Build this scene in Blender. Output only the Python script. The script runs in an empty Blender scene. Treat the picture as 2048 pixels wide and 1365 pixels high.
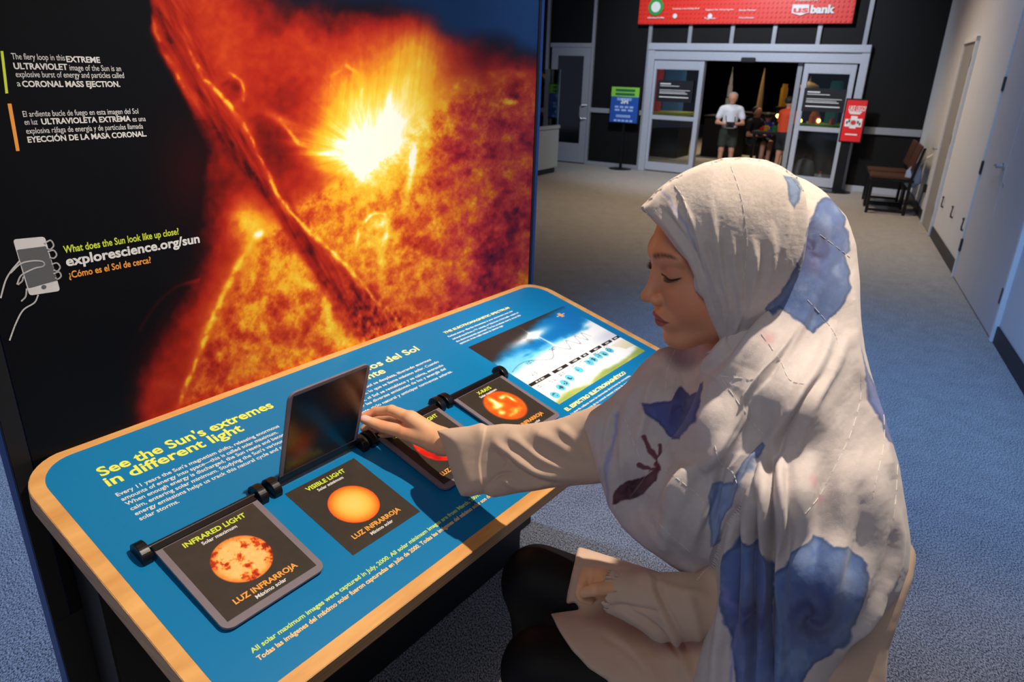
import bpy, bmesh, math, random
import numpy as np
from mathutils import Vector, Matrix
from mathutils.bvhtree import BVHTree

random.seed(7)
QP = .0021      # print grid step, metres
RS = 1.0        # coarseness of the cloth and body surfaces
# ------------------------------------------------------------------ camera
FPX, PITCH, ROLL, CAM_H = 1393.9, 0.3719, 0.0308, 1.6     # focal length in pixels of the 2048 px frame
W_, H_ = 2048.0, 1365.0
def _cam_axes():
    cp, sp = math.cos(PITCH), math.sin(PITCH)
    fwd = np.array([0, cp, -sp]); right = np.array([1, 0, 0.]); up = np.array([0, sp, cp])
    c, s = math.cos(ROLL), math.sin(ROLL)
    return np.stack([c*right + s*up, -s*right + c*up, -fwd], 1)
CAMM = _cam_axes(); CAMC = np.array([0, 0, CAM_H])
S = bpy.context.scene
cd = bpy.data.cameras.new('camera'); cam = bpy.data.objects.new('camera', cd); S.collection.objects.link(cam)
cd.sensor_width = 36; cd.lens = FPX/W_*36; cd.clip_start = 0.02; cd.clip_end = 100
mw = Matrix([[*CAMM[0], 0], [*CAMM[1], 0], [*CAMM[2], CAM_H], [0, 0, 0, 1]])
cam.matrix_world = mw
cd.dof.use_dof = True; cd.dof.focus_distance = 1.25; cd.dof.aperture_fstop = 7.0
S.camera = cam
# ------------------------------------------------------------------ world, view
w = bpy.data.worlds.new('world'); S.world = w; w.use_nodes = True
w.node_tree.nodes['Background'].inputs[0].default_value = (0.55, 0.66, 1.0, 1)
w.node_tree.nodes['Background'].inputs[1].default_value = 0.30
S.view_settings.view_transform = 'Standard'; S.view_settings.look = 'None'
S.view_settings.exposure = 0.0; S.view_settings.gamma = 1.0
# ------------------------------------------------------------------ lights (ceiling track lamps, plus added fill lights)
def lamp(name, kind, loc, power, col, target=None, size=.1, cone=60, blend=.5):
    l = bpy.data.lights.new(name, kind); l.energy = power; l.color = col
    o = bpy.data.objects.new(name, l); S.collection.objects.link(o); o.location = loc
    if kind == 'SPOT':
        l.spot_size = math.radians(cone); l.spot_blend = blend; l.shadow_soft_size = size
    if kind == 'AREA': l.shape = 'DISK'; l.size = size
    if kind == 'POINT': l.shadow_soft_size = size
    if target is not None:
        o.rotation_euler = (Vector(target)-Vector(loc)).to_track_quat('-Z', 'Y').to_euler()
    return o
WARM = (1, .86, .70); NEU = (1, .95, .90); BLUE = (.24, .42, 1.0)
lamp('key_spot', 'SPOT', (.88, 1.02, 3.5), 390, WARM, (-.22, 1.12, 1.0), .03, 46, .75)
lamp('graphic_spot', 'SPOT', (.75, -.4, 3.7), 150, NEU, (.0, 1.75, 1.85), .12, 40, .8)
lamp('front_fill', 'AREA', (-.6, -.9, 3.3), 12, (1, .93, .86), (.2, 1.1, .9), .9)  # broad fill added from the front, no track lamp
lamp('blue_wall_wash', 'SPOT', (1.2, 2.2, 4.2), 420, (.22, .50, 1), (3.0, 3.7, .7), .25, 80, .9)
lamp('blue_floor_spot', 'SPOT', (.8, 3.0, 4.3), 420, BLUE, (1.8, 3.2, 0), .2, 62, .9)
lamp('blue_floor_left', 'SPOT', (-2.4, 3.4, 3.8), 700, (.30, .50, 1.0), (-1.3, 1.3, 0), .2, 60, .8)
lamp('floor_near_spot', 'SPOT', (1.0, .35, 3.9), 150, NEU, (1.35, 1.15, 0), .1, 30, .8)
lamp('floor_gap_fill', 'SPOT', (.5, 2.5, 4.1), 230, NEU, (.28, 2.15, 0), .05, 26, .6)  # added to brighten the carpet that the key cone misses
lamp('warm_floor_back', 'SPOT', (2.9, 8.6, 4.4), 640, (1, .78, .54), (3.0, 8.7, 0), .3, 105, .9)
lamp('grey_wall_light', 'SPOT', (3.0, 6.4, 4.2), 100, (.60, .76, 1), (4.4, 6.6, 1.4), .3, 90, .9)
lamp('back_wall_light', 'SPOT', (1.2, 8.4, 4.2), 1000, (.80, .88, 1), (3.2, 11.6, 1.6), .3, 80, .9)
# ------------------------------------------------------------------ helpers
def V3(a): return np.array(a, float)
def ray(x, y): return CAMM @ np.array([(x-1024)/FPX, (682.5-y)/FPX, -1.0])
def at(x, y, depth): return CAMC + ray(x, y)*depth
def proj(P):
    q = (np.asarray(P, float)-CAMC) @ CAMM
    d = -q[..., 2]
    return np.stack([1024+FPX*q[..., 0]/d, 682.5-FPX*q[..., 1]/d, d], -1)
def onplane(x, y, P, n):
    v = ray(x, y); return CAMC + v*(((P-CAMC) @ n)/(v @ n))
UP = V3((0, 0, 1))
class Frame:
    """o + a*ex + b*ey + c*ez"""
    def __init__(s, o, ex, ey, ez=None):
        s.o = V3(o); s.ex = V3(ex); s.ey = V3(ey); s.ez = V3(ez) if ez is not None else np.cross(s.ex, s.ey)
    def p(s, a, b, c=0.): return s.o + s.ex*a + s.ey*b + s.ez*c
    def px(s, x, y, c=0.):
        q = onplane(x, y, s.o + s.ez*c, s.ez) - s.o
        return float(q @ s.ex), float(q @ s.ey)
    def arr(s, A): A = np.asarray(A, float); return s.o + A[:, :1]*s.ex + A[:, 1:2]*s.ey + A[:, 2:3]*s.ez
    def mat(s):
        m = Matrix.Identity(4)
        for i in range(3): m[i][0], m[i][1], m[i][2], m[i][3] = s.ex[i], s.ey[i], s.ez[i], s.o[i]
        return m
WORLDF = Frame((0, 0, 0), (1, 0, 0), (0, 1, 0))
def lin(c):
    return tuple(((v/255)/12.92 if v <= 10.3 else (((v/255)+.055)/1.055)**2.4) for v in c[:3])
def rgb(r, g, b): return (*lin((r, g, b)), 1)
MATS = {}
def mat(name, col, rough=.6, metal=0., noise=0., scale=40., bump=0., spec=.5, emit=0., coat=0., alpha=1., trans=0., sheen=0.):
    """procedural material: colour broken up by a noise texture, optional bump"""
    if name in MATS: return MATS[name]
    m = bpy.data.materials.new(name); m.use_nodes = True; nt = m.node_tree; b = nt.nodes['Principled BSDF']
    c = rgb(*col)
    b.inputs['Base Color'].default_value = c; b.inputs['Roughness'].default_value = rough
    b.inputs['Metallic'].default_value = metal; b.inputs['Specular IOR Level'].default_value = spec
    b.inputs['Coat Weight'].default_value = coat; b.inputs['Alpha'].default_value = alpha
    b.inputs['Transmission Weight'].default_value = trans; b.inputs['Sheen Weight'].default_value = sheen
    if emit:
        b.inputs['Emission Color'].default_value = c; b.inputs['Emission Strength'].default_value = emit
    tc = nt.nodes.new('ShaderNodeTexCoord'); n = nt.nodes.new('ShaderNodeTexNoise')
    n.inputs['Scale'].default_value = scale; n.inputs['Detail'].default_value = 4
    nt.links.new(tc.outputs['Object'], n.inputs['Vector'])
    r = nt.nodes.new('ShaderNodeValToRGB'); k = noise or .04
    r.color_ramp.elements[0].position = .3; r.color_ramp.elements[1].position = .7
    r.color_ramp.elements[0].color = tuple(v*(1-k) for v in c[:3])+(1,)
    r.color_ramp.elements[1].color = tuple(min(1, v*(1+k)) for v in c[:3])+(1,)
    nt.links.new(n.outputs['Fac'], r.inputs['Fac']); nt.links.new(r.outputs['Color'], b.inputs['Base Color'])
    if bump:
        bp = nt.nodes.new('ShaderNodeBump'); bp.inputs['Strength'].default_value = 1; bp.inputs['Distance'].default_value = bump
        nt.links.new(n.outputs['Fac'], bp.inputs['Height']); nt.links.new(bp.outputs['Normal'], b.inputs['Normal'])
    MATS[name] = m; return m
def vmat(name, rough=.5, spec=.4, weave=0., coat=0., sheen=0., sss=0., bscale=900.):
    """material reading the printed / dyed colour attribute 'dye'"""
    if name in MATS: return MATS[name]
    m = bpy.data.materials.new(name); m.use_nodes = True; nt = m.node_tree; b = nt.nodes['Principled BSDF']
    a = nt.nodes.new('ShaderNodeVertexColor'); a.layer_name = 'dye'
    nt.links.new(a.outputs['Color'], b.inputs['Base Color'])
    b.inputs['Roughness'].default_value = rough; b.inputs['Specular IOR Level'].default_value = spec
    b.inputs['Coat Weight'].default_value = coat; b.inputs['Sheen Weight'].default_value = sheen
    if sss: b.inputs['Subsurface Weight'].default_value = sss; b.inputs['Subsurface Radius'].default_value = (.010, .004, .002); b.inputs['Subsurface Scale'].default_value = .6
    if weave:
        tc = nt.nodes.new('ShaderNodeTexCoord'); n = nt.nodes.new('ShaderNodeTexNoise'); n.inputs['Scale'].default_value = bscale
        bp = nt.nodes.new('ShaderNodeBump'); bp.inputs['Distance'].default_value = weave
        nt.links.new(tc.outputs['Object'], n.inputs['Vector']); nt.links.new(n.outputs['Fac'], bp.inputs['Height'])
        nt.links.new(bp.outputs['Normal'], b.inputs['Normal'])
    MATS[name] = m; return m
def tag(o, label=None, cat=None, group=None, kind=None):
    if label: o['label'] = label
    if cat: o['category'] = cat
    if group: o['group'] = group
    if kind: o['kind'] = kind
    return o
def empty(name, loc=(0, 0, 0)):
    o = bpy.data.objects.new(name, None); S.collection.objects.link(o); o.location = [float(v) for v in loc]
    o.empty_display_size = .05; return o
def link(name, me, m, parent=None, smooth=False):
    o = bpy.data.objects.new(name, me); S.collection.objects.link(o)
    if m is not None: me.materials.append(m)
    if smooth: me.polygons.foreach_set('use_smooth', [True]*len(me.polygons))
    if parent is not None:
        o.parent = parent
        o.matrix_parent_inverse = Matrix.Translation(-Vector(parent.location))
    return o
def mesh(name, verts, faces, m, parent=None, smooth=False, dye=None):
    me = bpy.data.meshes.new(name); me.from_pydata([tuple(map(float, v)) for v in verts], [], faces); me.update()
    if dye is not None: set_dye(me, dye)
    return link(name, me, m, parent, smooth)
def npmesh(name, verts, quads, m, parent=None, smooth=True, dye=None):
    me = bpy.data.meshes.new(name); verts = np.asarray(verts, np.float32); quads = np.asarray(quads, np.int32)
    n, k = quads.shape
    me.vertices.add(len(verts)); me.vertices.foreach_set('co', verts.ravel())
    me.loops.add(n*k); me.loops.foreach_set('vertex_index', quads.ravel())
    me.polygons.add(n); me.polygons.foreach_set('loop_start', np.arange(n, dtype=np.int32)*k)
    me.update(calc_edges=True); me.validate()
    if dye is not None: set_dye(me, dye)
    return link(name, me, m, parent, smooth)
def set_dye(me, rgbarr):
    """rgbarr: N x 3, sRGB 0..255"""
    c = np.clip(np.asarray(rgbarr, float)/255, 0, 1)
    l = np.where(c <= .04045, c/12.92, ((c+.055)/1.055)**2.4)
    a = me.color_attributes.new('dye', 'FLOAT_COLOR', 'POINT')
    a.data.foreach_set('color', np.concatenate([l, np.ones((len(l), 1))], 1).astype(np.float32).ravel())
class MB:
    """collects shapes, then builds ONE mesh object"""
    def __init__(s): s.v = []; s.f = []
    def add(s, vs, fs):
        n = len(s.v); s.v += [tuple(v) for v in vs]; s.f += [tuple(i+n for i in f) for f in fs]; return s
    def box(s, fr, a0, a1, b0, b1, c0, c1, bev=0.):
        if bev > 0:
            bm = bmesh.new(); bmesh.ops.create_cube(bm, size=1)
            for v in bm.verts: v.co = Vector(((a0+a1)/2+v.co.x*(a1-a0), (b0+b1)/2+v.co.y*(b1-b0), (c0+c1)/2+v.co.z*(c1-c0)))
            bmesh.ops.bevel(bm, geom=bm.edges[:], offset=bev, segments=2, affect='EDGES')
            bm.verts.index_update()
            s.add([fr.p(*v.co) for v in bm.verts], [[v.index for v in f.verts] for f in bm.faces]); bm.free(); return s
        c = [fr.p(a, b, cc) for cc in (c0, c1) for b in (b0, b1) for a in (a0, a1)]
        return s.add(c, [(0, 2, 3, 1), (4, 5, 7, 6), (0, 1, 5, 4), (2, 6, 7, 3), (0, 4, 6, 2), (1, 3, 7, 5)])
    def tube(s, pts, rad, n=10, cap=True):
        pts = [V3(p) for p in pts]; r = rad if hasattr(rad, '__len__') else [rad]*len(pts)
        base = len(s.v); prev = None
        for i, p in enumerate(pts):
            t = pts[min(i+1, len(pts)-1)]-pts[max(i-1, 0)]; t = t/(np.linalg.norm(t)+1e-9)
            if prev is None:
                a = np.cross(t, (0, 0, 1.)); a = a if np.linalg.norm(a) > .1 else np.cross(t, (1., 0, 0))
            else: a = prev-t*(prev @ t)
            a = a/np.linalg.norm(a); prev = a; b = np.cross(t, a)
            for k in range(n):
                an = 2*math.pi*k/n; s.v.append(tuple(p+(a*math.cos(an)+b*math.sin(an))*r[i]))
        for i in range(len(pts)-1):
            for k in range(n):
                s.f.append((base+i*n+k, base+i*n+(k+1) % n, base+(i+1)*n+(k+1) % n, base+(i+1)*n+k))
        if cap:
            s.f.append(tuple(base+k for k in range(n))[::-1]); s.f.append(tuple(base+(len(pts)-1)*n+k for k in range(n)))
        return s
    def lathe(s, fr, prof, n=20):
        """prof: list of (radius, height along ez)"""
        base = len(s.v)
        for r, h in prof:
            for k in range(n):
                an = 2*math.pi*k/n; s.v.append(tuple(fr.p(r*math.cos(an), r*math.sin(an), h)))
        for i in range(len(prof)-1):
            for k in range(n):
                s.f.append((base+i*n+k, base+i*n+(k+1) % n, base+(i+1)*n+(k+1) % n, base+(i+1)*n+k))
        s.f.append(tuple(base+k for k in range(n))[::-1]); s.f.append(tuple(base+(len(prof)-1)*n+k for k in range(n)))
        return s
    def prism(s, fr, poly, c0, c1):
        n = len(poly)
        vs = [fr.p(a, b, c0) for a, b in poly]+[fr.p(a, b, c1) for a, b in poly]
        return s.add(vs, [tuple(range(n))[::-1], tuple(range(n, 2*n))]+[(i, (i+1) % n, n+(i+1) % n, n+i) for i in range(n)])
    def build(s, name, m, parent=None, smooth=False):
        o = mesh(name, s.v, s.f, m, parent, smooth)
        bm = bmesh.new(); bm.from_mesh(o.data); bmesh.ops.recalc_face_normals(bm, faces=bm.faces); bm.to_mesh(o.data); bm.free()
        if smooth:
            try: o.data.set_sharp_from_angle(angle=math.radians(40))
            except Exception: pass
        return o
def rrect(a0, a1, b0, b1, r, n=6):
    """rounded rectangle outline; r may be a 4-tuple for corners (a0b0, a1b0, a1b1, a0b1)"""
    r = r if hasattr(r, '__len__') else (r,)*4; out = []
    for (cx, cy, sx, sy, st), rr in zip(((a0, b0, 1, 1, 180), (a1, b0, -1, 1, 270), (a1, b1, -1, -1, 0), (a0, b1, 1, -1, 90)), r):
        if rr <= 0: out.append((cx, cy)); continue
        for i in range(n+1):
            an = math.radians(st+90*i/n); out.append((cx+sx*rr+rr*math.cos(an), cy+sy*rr+rr*math.sin(an)))
    return out
def text(name, body, fr, a, b, c, size, m, parent, bold=0., align='LEFT', spacing=1., line=1., width=1., ext=.0002):
    """lettering lying in fr's ex / -ey plane, first baseline starting at (a, b)"""
    cu = bpy.data.curves.new(name, 'FONT'); cu.body = body; cu.size = size; cu.offset = bold; cu.extrude = ext
    cu.align_x = align; cu.space_character = spacing; cu.space_line = line; cu.resolution_u = 3
    cu.materials.append(m)
    tmp = bpy.data.objects.new(name, cu); S.collection.objects.link(tmp)
    dg = bpy.context.evaluated_depsgraph_get(); me = bpy.data.meshes.new_from_object(tmp.evaluated_get(dg))
    bpy.data.objects.remove(tmp); me.name = name
    n = len(me.vertices)
    if n == 0: return None
    co = np.empty(n*3, np.float32); me.vertices.foreach_get('co', co); co = co.reshape(-1, 3)
    P = fr.o + (a+co[:, :1]*width)*fr.ex + (b-co[:, 1:2])*fr.ey*1.0 + (c+co[:, 2:3])*fr.ez
    me.vertices.foreach_set('co', P.astype(np.float32).ravel())
    me.flip_normals() if np.dot(np.cross(fr.ex, -fr.ey), fr.ez) < 0 else None
    me.update(); o = bpy.data.objects.new(name, me); S.collection.objects.link(o)
    if not me.materials: me.materials.append(m)
    if parent is not None: o.parent = parent; o.matrix_parent_inverse = Matrix.Translation(-Vector(parent.location))
    return o
# --- numpy noise
def _hash(ix, iy, iz, seed):
    h = (ix.astype(np.int64)*374761393 + iy.astype(np.int64)*668265263 + iz.astype(np.int64)*2147483647 + seed*974634777) & 0xffffffff
    h = ((h ^ (h >> 13))*1274126177) & 0xffffffff
    return ((h ^ (h >> 16)) & 0xffff)/65535.0
def vnoise(x, y, z=None, seed=0):
    x = np.asarray(x, float); y = np.asarray(y, float); z = np.zeros_like(x) if z is None else z
    x0, y0, z0 = np.floor(x), np.floor(y), np.floor(z); fx, fy, fz = x-x0, y-y0, z-z0
    fx, fy, fz = (t*t*(3-2*t) for t in (fx, fy, fz)); r = 0
    for dz in ((0, 1) if np.any(fz) else (0,)):
        for dy in (0, 1):
            for dx in (0, 1):
                wgt = (fx if dx else 1-fx)*(fy if dy else 1-fy)*((fz if dz else 1-fz) if np.any(fz) else 1)
                r = r+wgt*_hash(x0+dx, y0+dy, z0+dz, seed)
    return r
def fbm(x, y, z=None, octv=4, seed=0, gain=.5):
    r = 0; a = 1; t = 0
    for i in range(octv):
        r = r+a*vnoise(x*2**i, y*2**i, None if z is None else z*2**i, seed+i*17); t += a; a *= gain
    return r/t
def smooth(e0, e1, x):
    t = np.clip((x-e0)/(e1-e0), 0, 1); return t*t*(3-2*t)
def polydist(x, y, pts, closed=False):
    """distance to a polyline, signed side (+ = right hand of travel in x-right / y-down pixels), parameter 0..1"""
    pts = np.asarray(pts, float); n = len(pts); best = np.full(x.shape, 1e9); side = np.zeros(x.shape); par = np.zeros(x.shape)
    m = n if closed else n-1
    for i in range(m):
        a, b = pts[i], pts[(i+1) % n]; d = b-a; L2 = d @ d+1e-9
        t0 = ((x-a[0])*d[0]+(y-a[1])*d[1])/L2; t = np.clip(t0, 0, 1)
        dx = x-(a[0]+t*d[0]); dy = y-(a[1]+t*d[1]); q = np.hypot(dx, dy)
        k = q < best; best = np.where(k, q, best)
        side = np.where(k, np.sign(d[0]*(y-a[1])-d[1]*(x-a[0])), side); par = np.where(k, (i+t)/m, par)
    return best, side, par
def inpoly(x, y, pts):
    pts = np.asarray(pts, float); c = np.zeros(x.shape, bool); n = len(pts); j = n-1
    for i in range(n):
        xi, yi = pts[i]; xj, yj = pts[j]
        k = ((yi > y) != (yj > y)) & (x < (xj-xi)*(y-yi)/((yj-yi) if yj != yi else 1e-9)+xi)
        c ^= k; j = i
    return c
def spline(pts, n=8):
    """Catmull-Rom through points of any dimension"""
    P = np.asarray(pts, float); P = np.vstack([2*P[0]-P[1], P, 2*P[-1]-P[-2]]); out = []
    for i in range(1, len(P)-2):
        for k in range(n):
            t = k/n; a, b, c, d = P[i-1], P[i], P[i+1], P[i+2]
            out.append(.5*((2*b)+(-a+c)*t+(2*a-5*b+4*c-d)*t*t+(-a+3*b-3*c+d)*t**3))
    out.append(P[-2]); return np.array(out)
# ================================================================== setting
FL = Frame((0, 0, 0), (1, 0, 0), (0, 1, 0))
def floorpx(x, y): return onplane(x, y, V3((0, 0, 0)), UP)
# back wall frame: ex along the wall to the right, ey up, ez towards the viewer
_a, _b = floorpx(1175, 329), floorpx(1797, 392)
bx_ = (_b-_a)/np.linalg.norm(_b-_a); BW = Frame(_a, bx_, UP, np.cross(bx_, UP))
if BW.ez @ (CAMC-_a) < 0: BW.ez = -BW.ez
_c, _d = floorpx(1846, 447), floorpx(2048, 783.5)
rx_ = (_d-_c)/np.linalg.norm(_d-_c)
# corner of the two walls
k = np.linalg.solve(np.array([[bx_[0], -rx_[0]], [bx_[1], -rx_[1]]]), (_c-_a)[:2]); CORNER = _a+bx_*k[0]
RW = Frame(CORNER, rx_, UP, np.cross(UP, rx_))
if RW.ez @ (CAMC-CORNER) < 0: RW.ez = -RW.ez
SB = k[0]          # wall coordinate of the corner
def carpet_mat():
    m = bpy.data.materials.new('carpet'); m.use_nodes = True; nt = m.node_tree; b = nt.nodes['Principled BSDF']
    b.inputs['Roughness'].default_value = .95; b.inputs['Specular IOR Level'].default_value = .1
    tc = nt.nodes.new('ShaderNodeTexCoord')
    n = nt.nodes.new('ShaderNodeTexNoise'); n.inputs['Scale'].default_value = 260; n.inputs['Detail'].default_value = 3; n.inputs['Roughness'].default_value = .7
    mp = nt.nodes.new('ShaderNodeMapping'); mp.inputs['Scale'].default_value = (1, .55, 1); mp.inputs['Rotation'].default_value = (0, 0, .5)
    nt.links.new(tc.outputs['Object'], mp.inputs['Vector']); nt.links.new(mp.outputs['Vector'], n.inputs['Vector'])
    n2 = nt.nodes.new('ShaderNodeTexNoise'); n2.inputs['Scale'].default_value = 9; n2.inputs['Detail'].default_value = 5
    nt.links.new(tc.outputs['Object'], n2.inputs['Vector'])
    mx = nt.nodes.new('ShaderNodeMix'); mx.inputs['Factor'].default_value = .05
    nt.links.new(n.outputs['Fac'], mx.inputs['A']); nt.links.new(n2.outputs['Fac'], mx.inputs['B'])
    r = nt.nodes.new('ShaderNodeValToRGB'); r.color_ramp.elements[0].position = .42; r.color_ramp.elements[1].position = .58
    r.color_ramp.elements[0].color = rgb(54, 56, 62); r.color_ramp.elements[1].color = rgb(198, 192, 184)
    nt.links.new(mx.outputs['Result'], r.inputs['Fac']); nt.links.new(r.outputs['Color'], b.inputs['Base Color'])
    bp = nt.nodes.new('ShaderNodeBump'); bp.inputs['Distance'].default_value = .003
    nt.links.new(n.outputs['Fac'], bp.inputs['Height']); nt.links.new(bp.outputs['Normal'], b.inputs['Normal'])
    return m
o = MB().box(FL, -6, 12, -4, 26, -.1, 0).build('floor', carpet_mat()); tag(o, 'grey speckled loop pile carpet floor', kind='structure')
M_black = mat('black_wall_panel', (11, 11, 12), .6, spec=.2, noise=.1, scale=3)
M_alu = mat('grey_aluminium', (150, 152, 158), .42, .35, noise=.05)
M_aluw = mat('pale_aluminium', (176, 180, 190), .4, .25, noise=.04)
M_wall = mat('white_paint', (214, 216, 218), .6, noise=.02, scale=4)
M_darkglass = mat('dark_door_glass', (10, 10, 12), .08, spec=.6)
def bwx(x, y, c=0.): return BW.px(x, y, c)
def wallbox(mb, x0, y0, x1, y1, c0, c1): # pixel rectangle on the back wall
    a0, z1 = bwx(x0, y0); a1, z0 = bwx(x1, y1); return mb.box(BW, min(a0, a1), max(a0, a1), min(z0, z1), max(z0, z1), c0, c1)
ZTOP = 4.6
s_l, _ = bwx(1281, 339); s_r, _ = bwx(1684, 385)
s_ol, z_open = bwx(1405, 121); s_or, _ = bwx(1598, 131)
_, z_f1 = bwx(1305, 89); _, z_f0 = bwx(1305, 100)
z_f1 += .02
mb = MB(); mb.box(BW, -4, s_l, 0, ZTOP, -.12, 0); mb.box(BW, s_r, SB+.1, 0, ZTOP, -.12, 0); mb.box(BW, s_l, s_r, z_f1, ZTOP, -.12, 0)
tag(mb.build('wall_back', M_black), 'black panelled back wall around the sliding glass entrance', kind='structure')
mb = MB(); mb.box(RW, -.1, 14, 0, ZTOP, -.12, 0)
wr = tag(mb.build('wall_right', M_wall), 'white painted wall on the right with doors', kind='structure')
tag(MB().box(FL, -6, 12, -4, 26, ZTOP, ZTOP+.1).build('ceiling', mat('ceiling_black', (14, 14, 16), .9)), 'dark ceiling out of view', kind='structure')
# mullions and rails of the black wall
n = 0
def trim(name, mb, m, lab): return tag(mb.build(name, m), lab, kind='structure')
zr = 1.0
_, zr = bwx(1182, 219.7)
mul = [(1100, 40, .06), (1193, 20, .05), (1303, 60, .06), (1735, 60, .06)]
for i, (x, y, wd) in enumerate(mul):
    s, _ = bwx(x, y); trim('trim_%d' % (i+1), MB().box(BW, s-wd/2, s+wd/2, 0 if i in (0, 1, 2) else z_f0, ZTOP, 0, .05, .004), M_alu, 'vertical grey mullion on the black back wall')
s1, _ = bwx(1193, 20)
trim('trim_5', MB().box(BW, s1, s_l, zr-.04, zr+.04, 0, .04, .004), M_alu, 'horizontal grey rail left of the sliding entrance')
_, zrr = bwx(1838, 267)
trim('trim_6', MB().box(BW, s_r+.02, SB, zrr-.05, zrr+.05, 0, .04, .004), M_alu, 'horizontal grey rail right of the sliding entrance')
trim('trim_7', MB().box(BW, s1, s_l, 0, .07, 0, .03, .003), M_alu, 'grey floor strip left of the sliding entrance')
trim('trim_8', MB().box(BW, s_r+.02, SB, 0, .09, 0, .03, .003), M_aluw, 'pale floor strip right of the sliding entrance')
for i, x in enumerate((1381, 1465, 1549, 1638)):
    s, _ = bwx(x, 75); trim('trim_%d' % (9+i), MB().box(BW, s-.03, s+.03, z_f1-.01, ZTOP, 0, .05, .004), M_alu, 'short grey mullion above the sliding entrance')
# sliding entrance frame (setting)
mb = MB(); hd = z_open+.0
mb.box(BW, s_l-.02, s_r+.02, z_f0, z_f1, -.06, .10, .006); mb.box(BW, s_l, s_r, hd, z_f0, -.08, .06, .004)
mb.box(BW, s_l-.02, s_l+.09, 0, z_f0, -.08, .08, .005); mb.box(BW, s_r-.09, s_r+.02, 0, z_f0, -.08, .08, .005)
ds = tag(mb.build('door_1', M_aluw), 'pale aluminium frame of the automatic sliding entrance', kind='structure')
s_c, zc = bwx(1499, 120); MB().box(BW, s_c-.11, s_c+.11, zc-.035, zc+.035, .06, .10, .01).build('motion_sensor', mat('black_plastic', (16, 16, 18), .4), ds)
def glass_mat():
    m = bpy.data.materials.new('clear_glass'); m.use_nodes = True; nt = m.node_tree
    for nn in list(nt.nodes): nt.nodes.remove(nn)
    out = nt.nodes.new('ShaderNodeOutputMaterial'); mx = nt.nodes.new('ShaderNodeMixShader'); tr = nt.nodes.new('ShaderNodeBsdfTransparent')
    gl = nt.nodes.new('ShaderNodeBsdfGlossy'); gl.inputs['Roughness'].default_value = .02; fr = nt.nodes.new('ShaderNodeFresnel'); fr.inputs[0].default_value = 1.45
    tr.inputs[0].default_value = (.92, .96, .96, 1)
    nt.links.new(fr.outputs[0], mx.inputs[0]); nt.links.new(tr.outputs[0], mx.inputs[1]); nt.links.new(gl.outputs[0], mx.inputs[2]); nt.links.new(mx.outputs[0], out.inputs[0])
    return m
M_glass = glass_mat()
M_white = mat('white_print', (225, 225, 222), .5); M_sign = mat('black_sign_board', (26, 27, 30), .35)
def sliding_leaf(x0, x1, nx0, ny0, nx1, ny1, lab, i):
    a0, _ = bwx(*x0); a1, _ = bwx(*x1); t = .075
    r = empty('sliding_door_leaf', BW.p((a0+a1)/2, 0, .01)); tag(r, lab, 'sliding door')
    top = hd-.01
    mb = MB(); mb.box(BW, a0, a0+t, .02, top, -.02, .03, .004); mb.box(BW, a1-t, a1, .02, top, -.02, .03, .004)
    mb.box(BW, a0+t, a1-t, top-.14, top, -.02, .03, .004); mb.box(BW, a0+t, a1-t, .02, .16, -.02, .03, .004); mb.build('frame', M_aluw, r)
    _, zm = bwx(*((1340, 236) if i == 0 else (1640, 259)))
    MB().box(BW, a0+t, a1-t, zm-.035, zm+.035, -.02, .03, .004).build('mid_rail', M_aluw, r)
    MB().box(BW, a0+t-.01, a1-t+.01, zm, top-.13, 0, .008).build('upper_pane', M_glass, r)
    MB().box(BW, a0+t-.01, a1-t+.01, .15, zm, 0, .008).build('lower_pane', M_glass, r)
    # notice board on the pane
    q0, z1 = bwx(nx0, ny0, .03); q1, z0 = bwx(nx1, ny1, .03)
    q = tag(empty('door_notice', BW.p((q0+q1)/2, (z0+z1)/2, .03)), 'black notice board with small white lines of text on the %s sliding glass leaf' % ('left' if i == 0 else 'right'), 'sign')
    MB().box(BW, q0, q1, z0, z1, .030, .036).build('board', M_sign, q)
    ls = MB(); H = z1-z0; Wd = q1-q0
    for f0, f1, fy, th in ((.08, .38, .84, .05), (.08, .62, .74, .025), (.08, .92, .55, .022), (.08, .80, .47, .022), (.08, .86, .40, .03), (.08, .9, .22, .045)):
        ls.box(BW, q0+Wd*f0, q0+Wd*f1, z0+H*(fy-th/2), z0+H*(fy+th/2), .0362, .038)
    ls.build('small_print', M_white, q)
    return r
sliding_leaf((1287, 335), (1384, 345), 1316, 160, 1383, 206, 'left leaf of the automatic sliding glass entrance', 0)
sliding_leaf((1572, 355), (1668, 375), 1610, 176, 1686, 226, 'right leaf of the automatic sliding glass entrance', 1)
# inner pocket rails beside the opening
trim('trim_13', MB().box(BW, s_ol-.02, s_ol+.05, 0, hd, -.10, -.04, .003), M_alu, 'left jamb of the sliding opening')
trim('trim_14', MB().box(BW, s_or-.02, s_or+.05, 0, hd, -.10, -.04, .003), M_alu, 'right jamb of the sliding opening')
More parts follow.
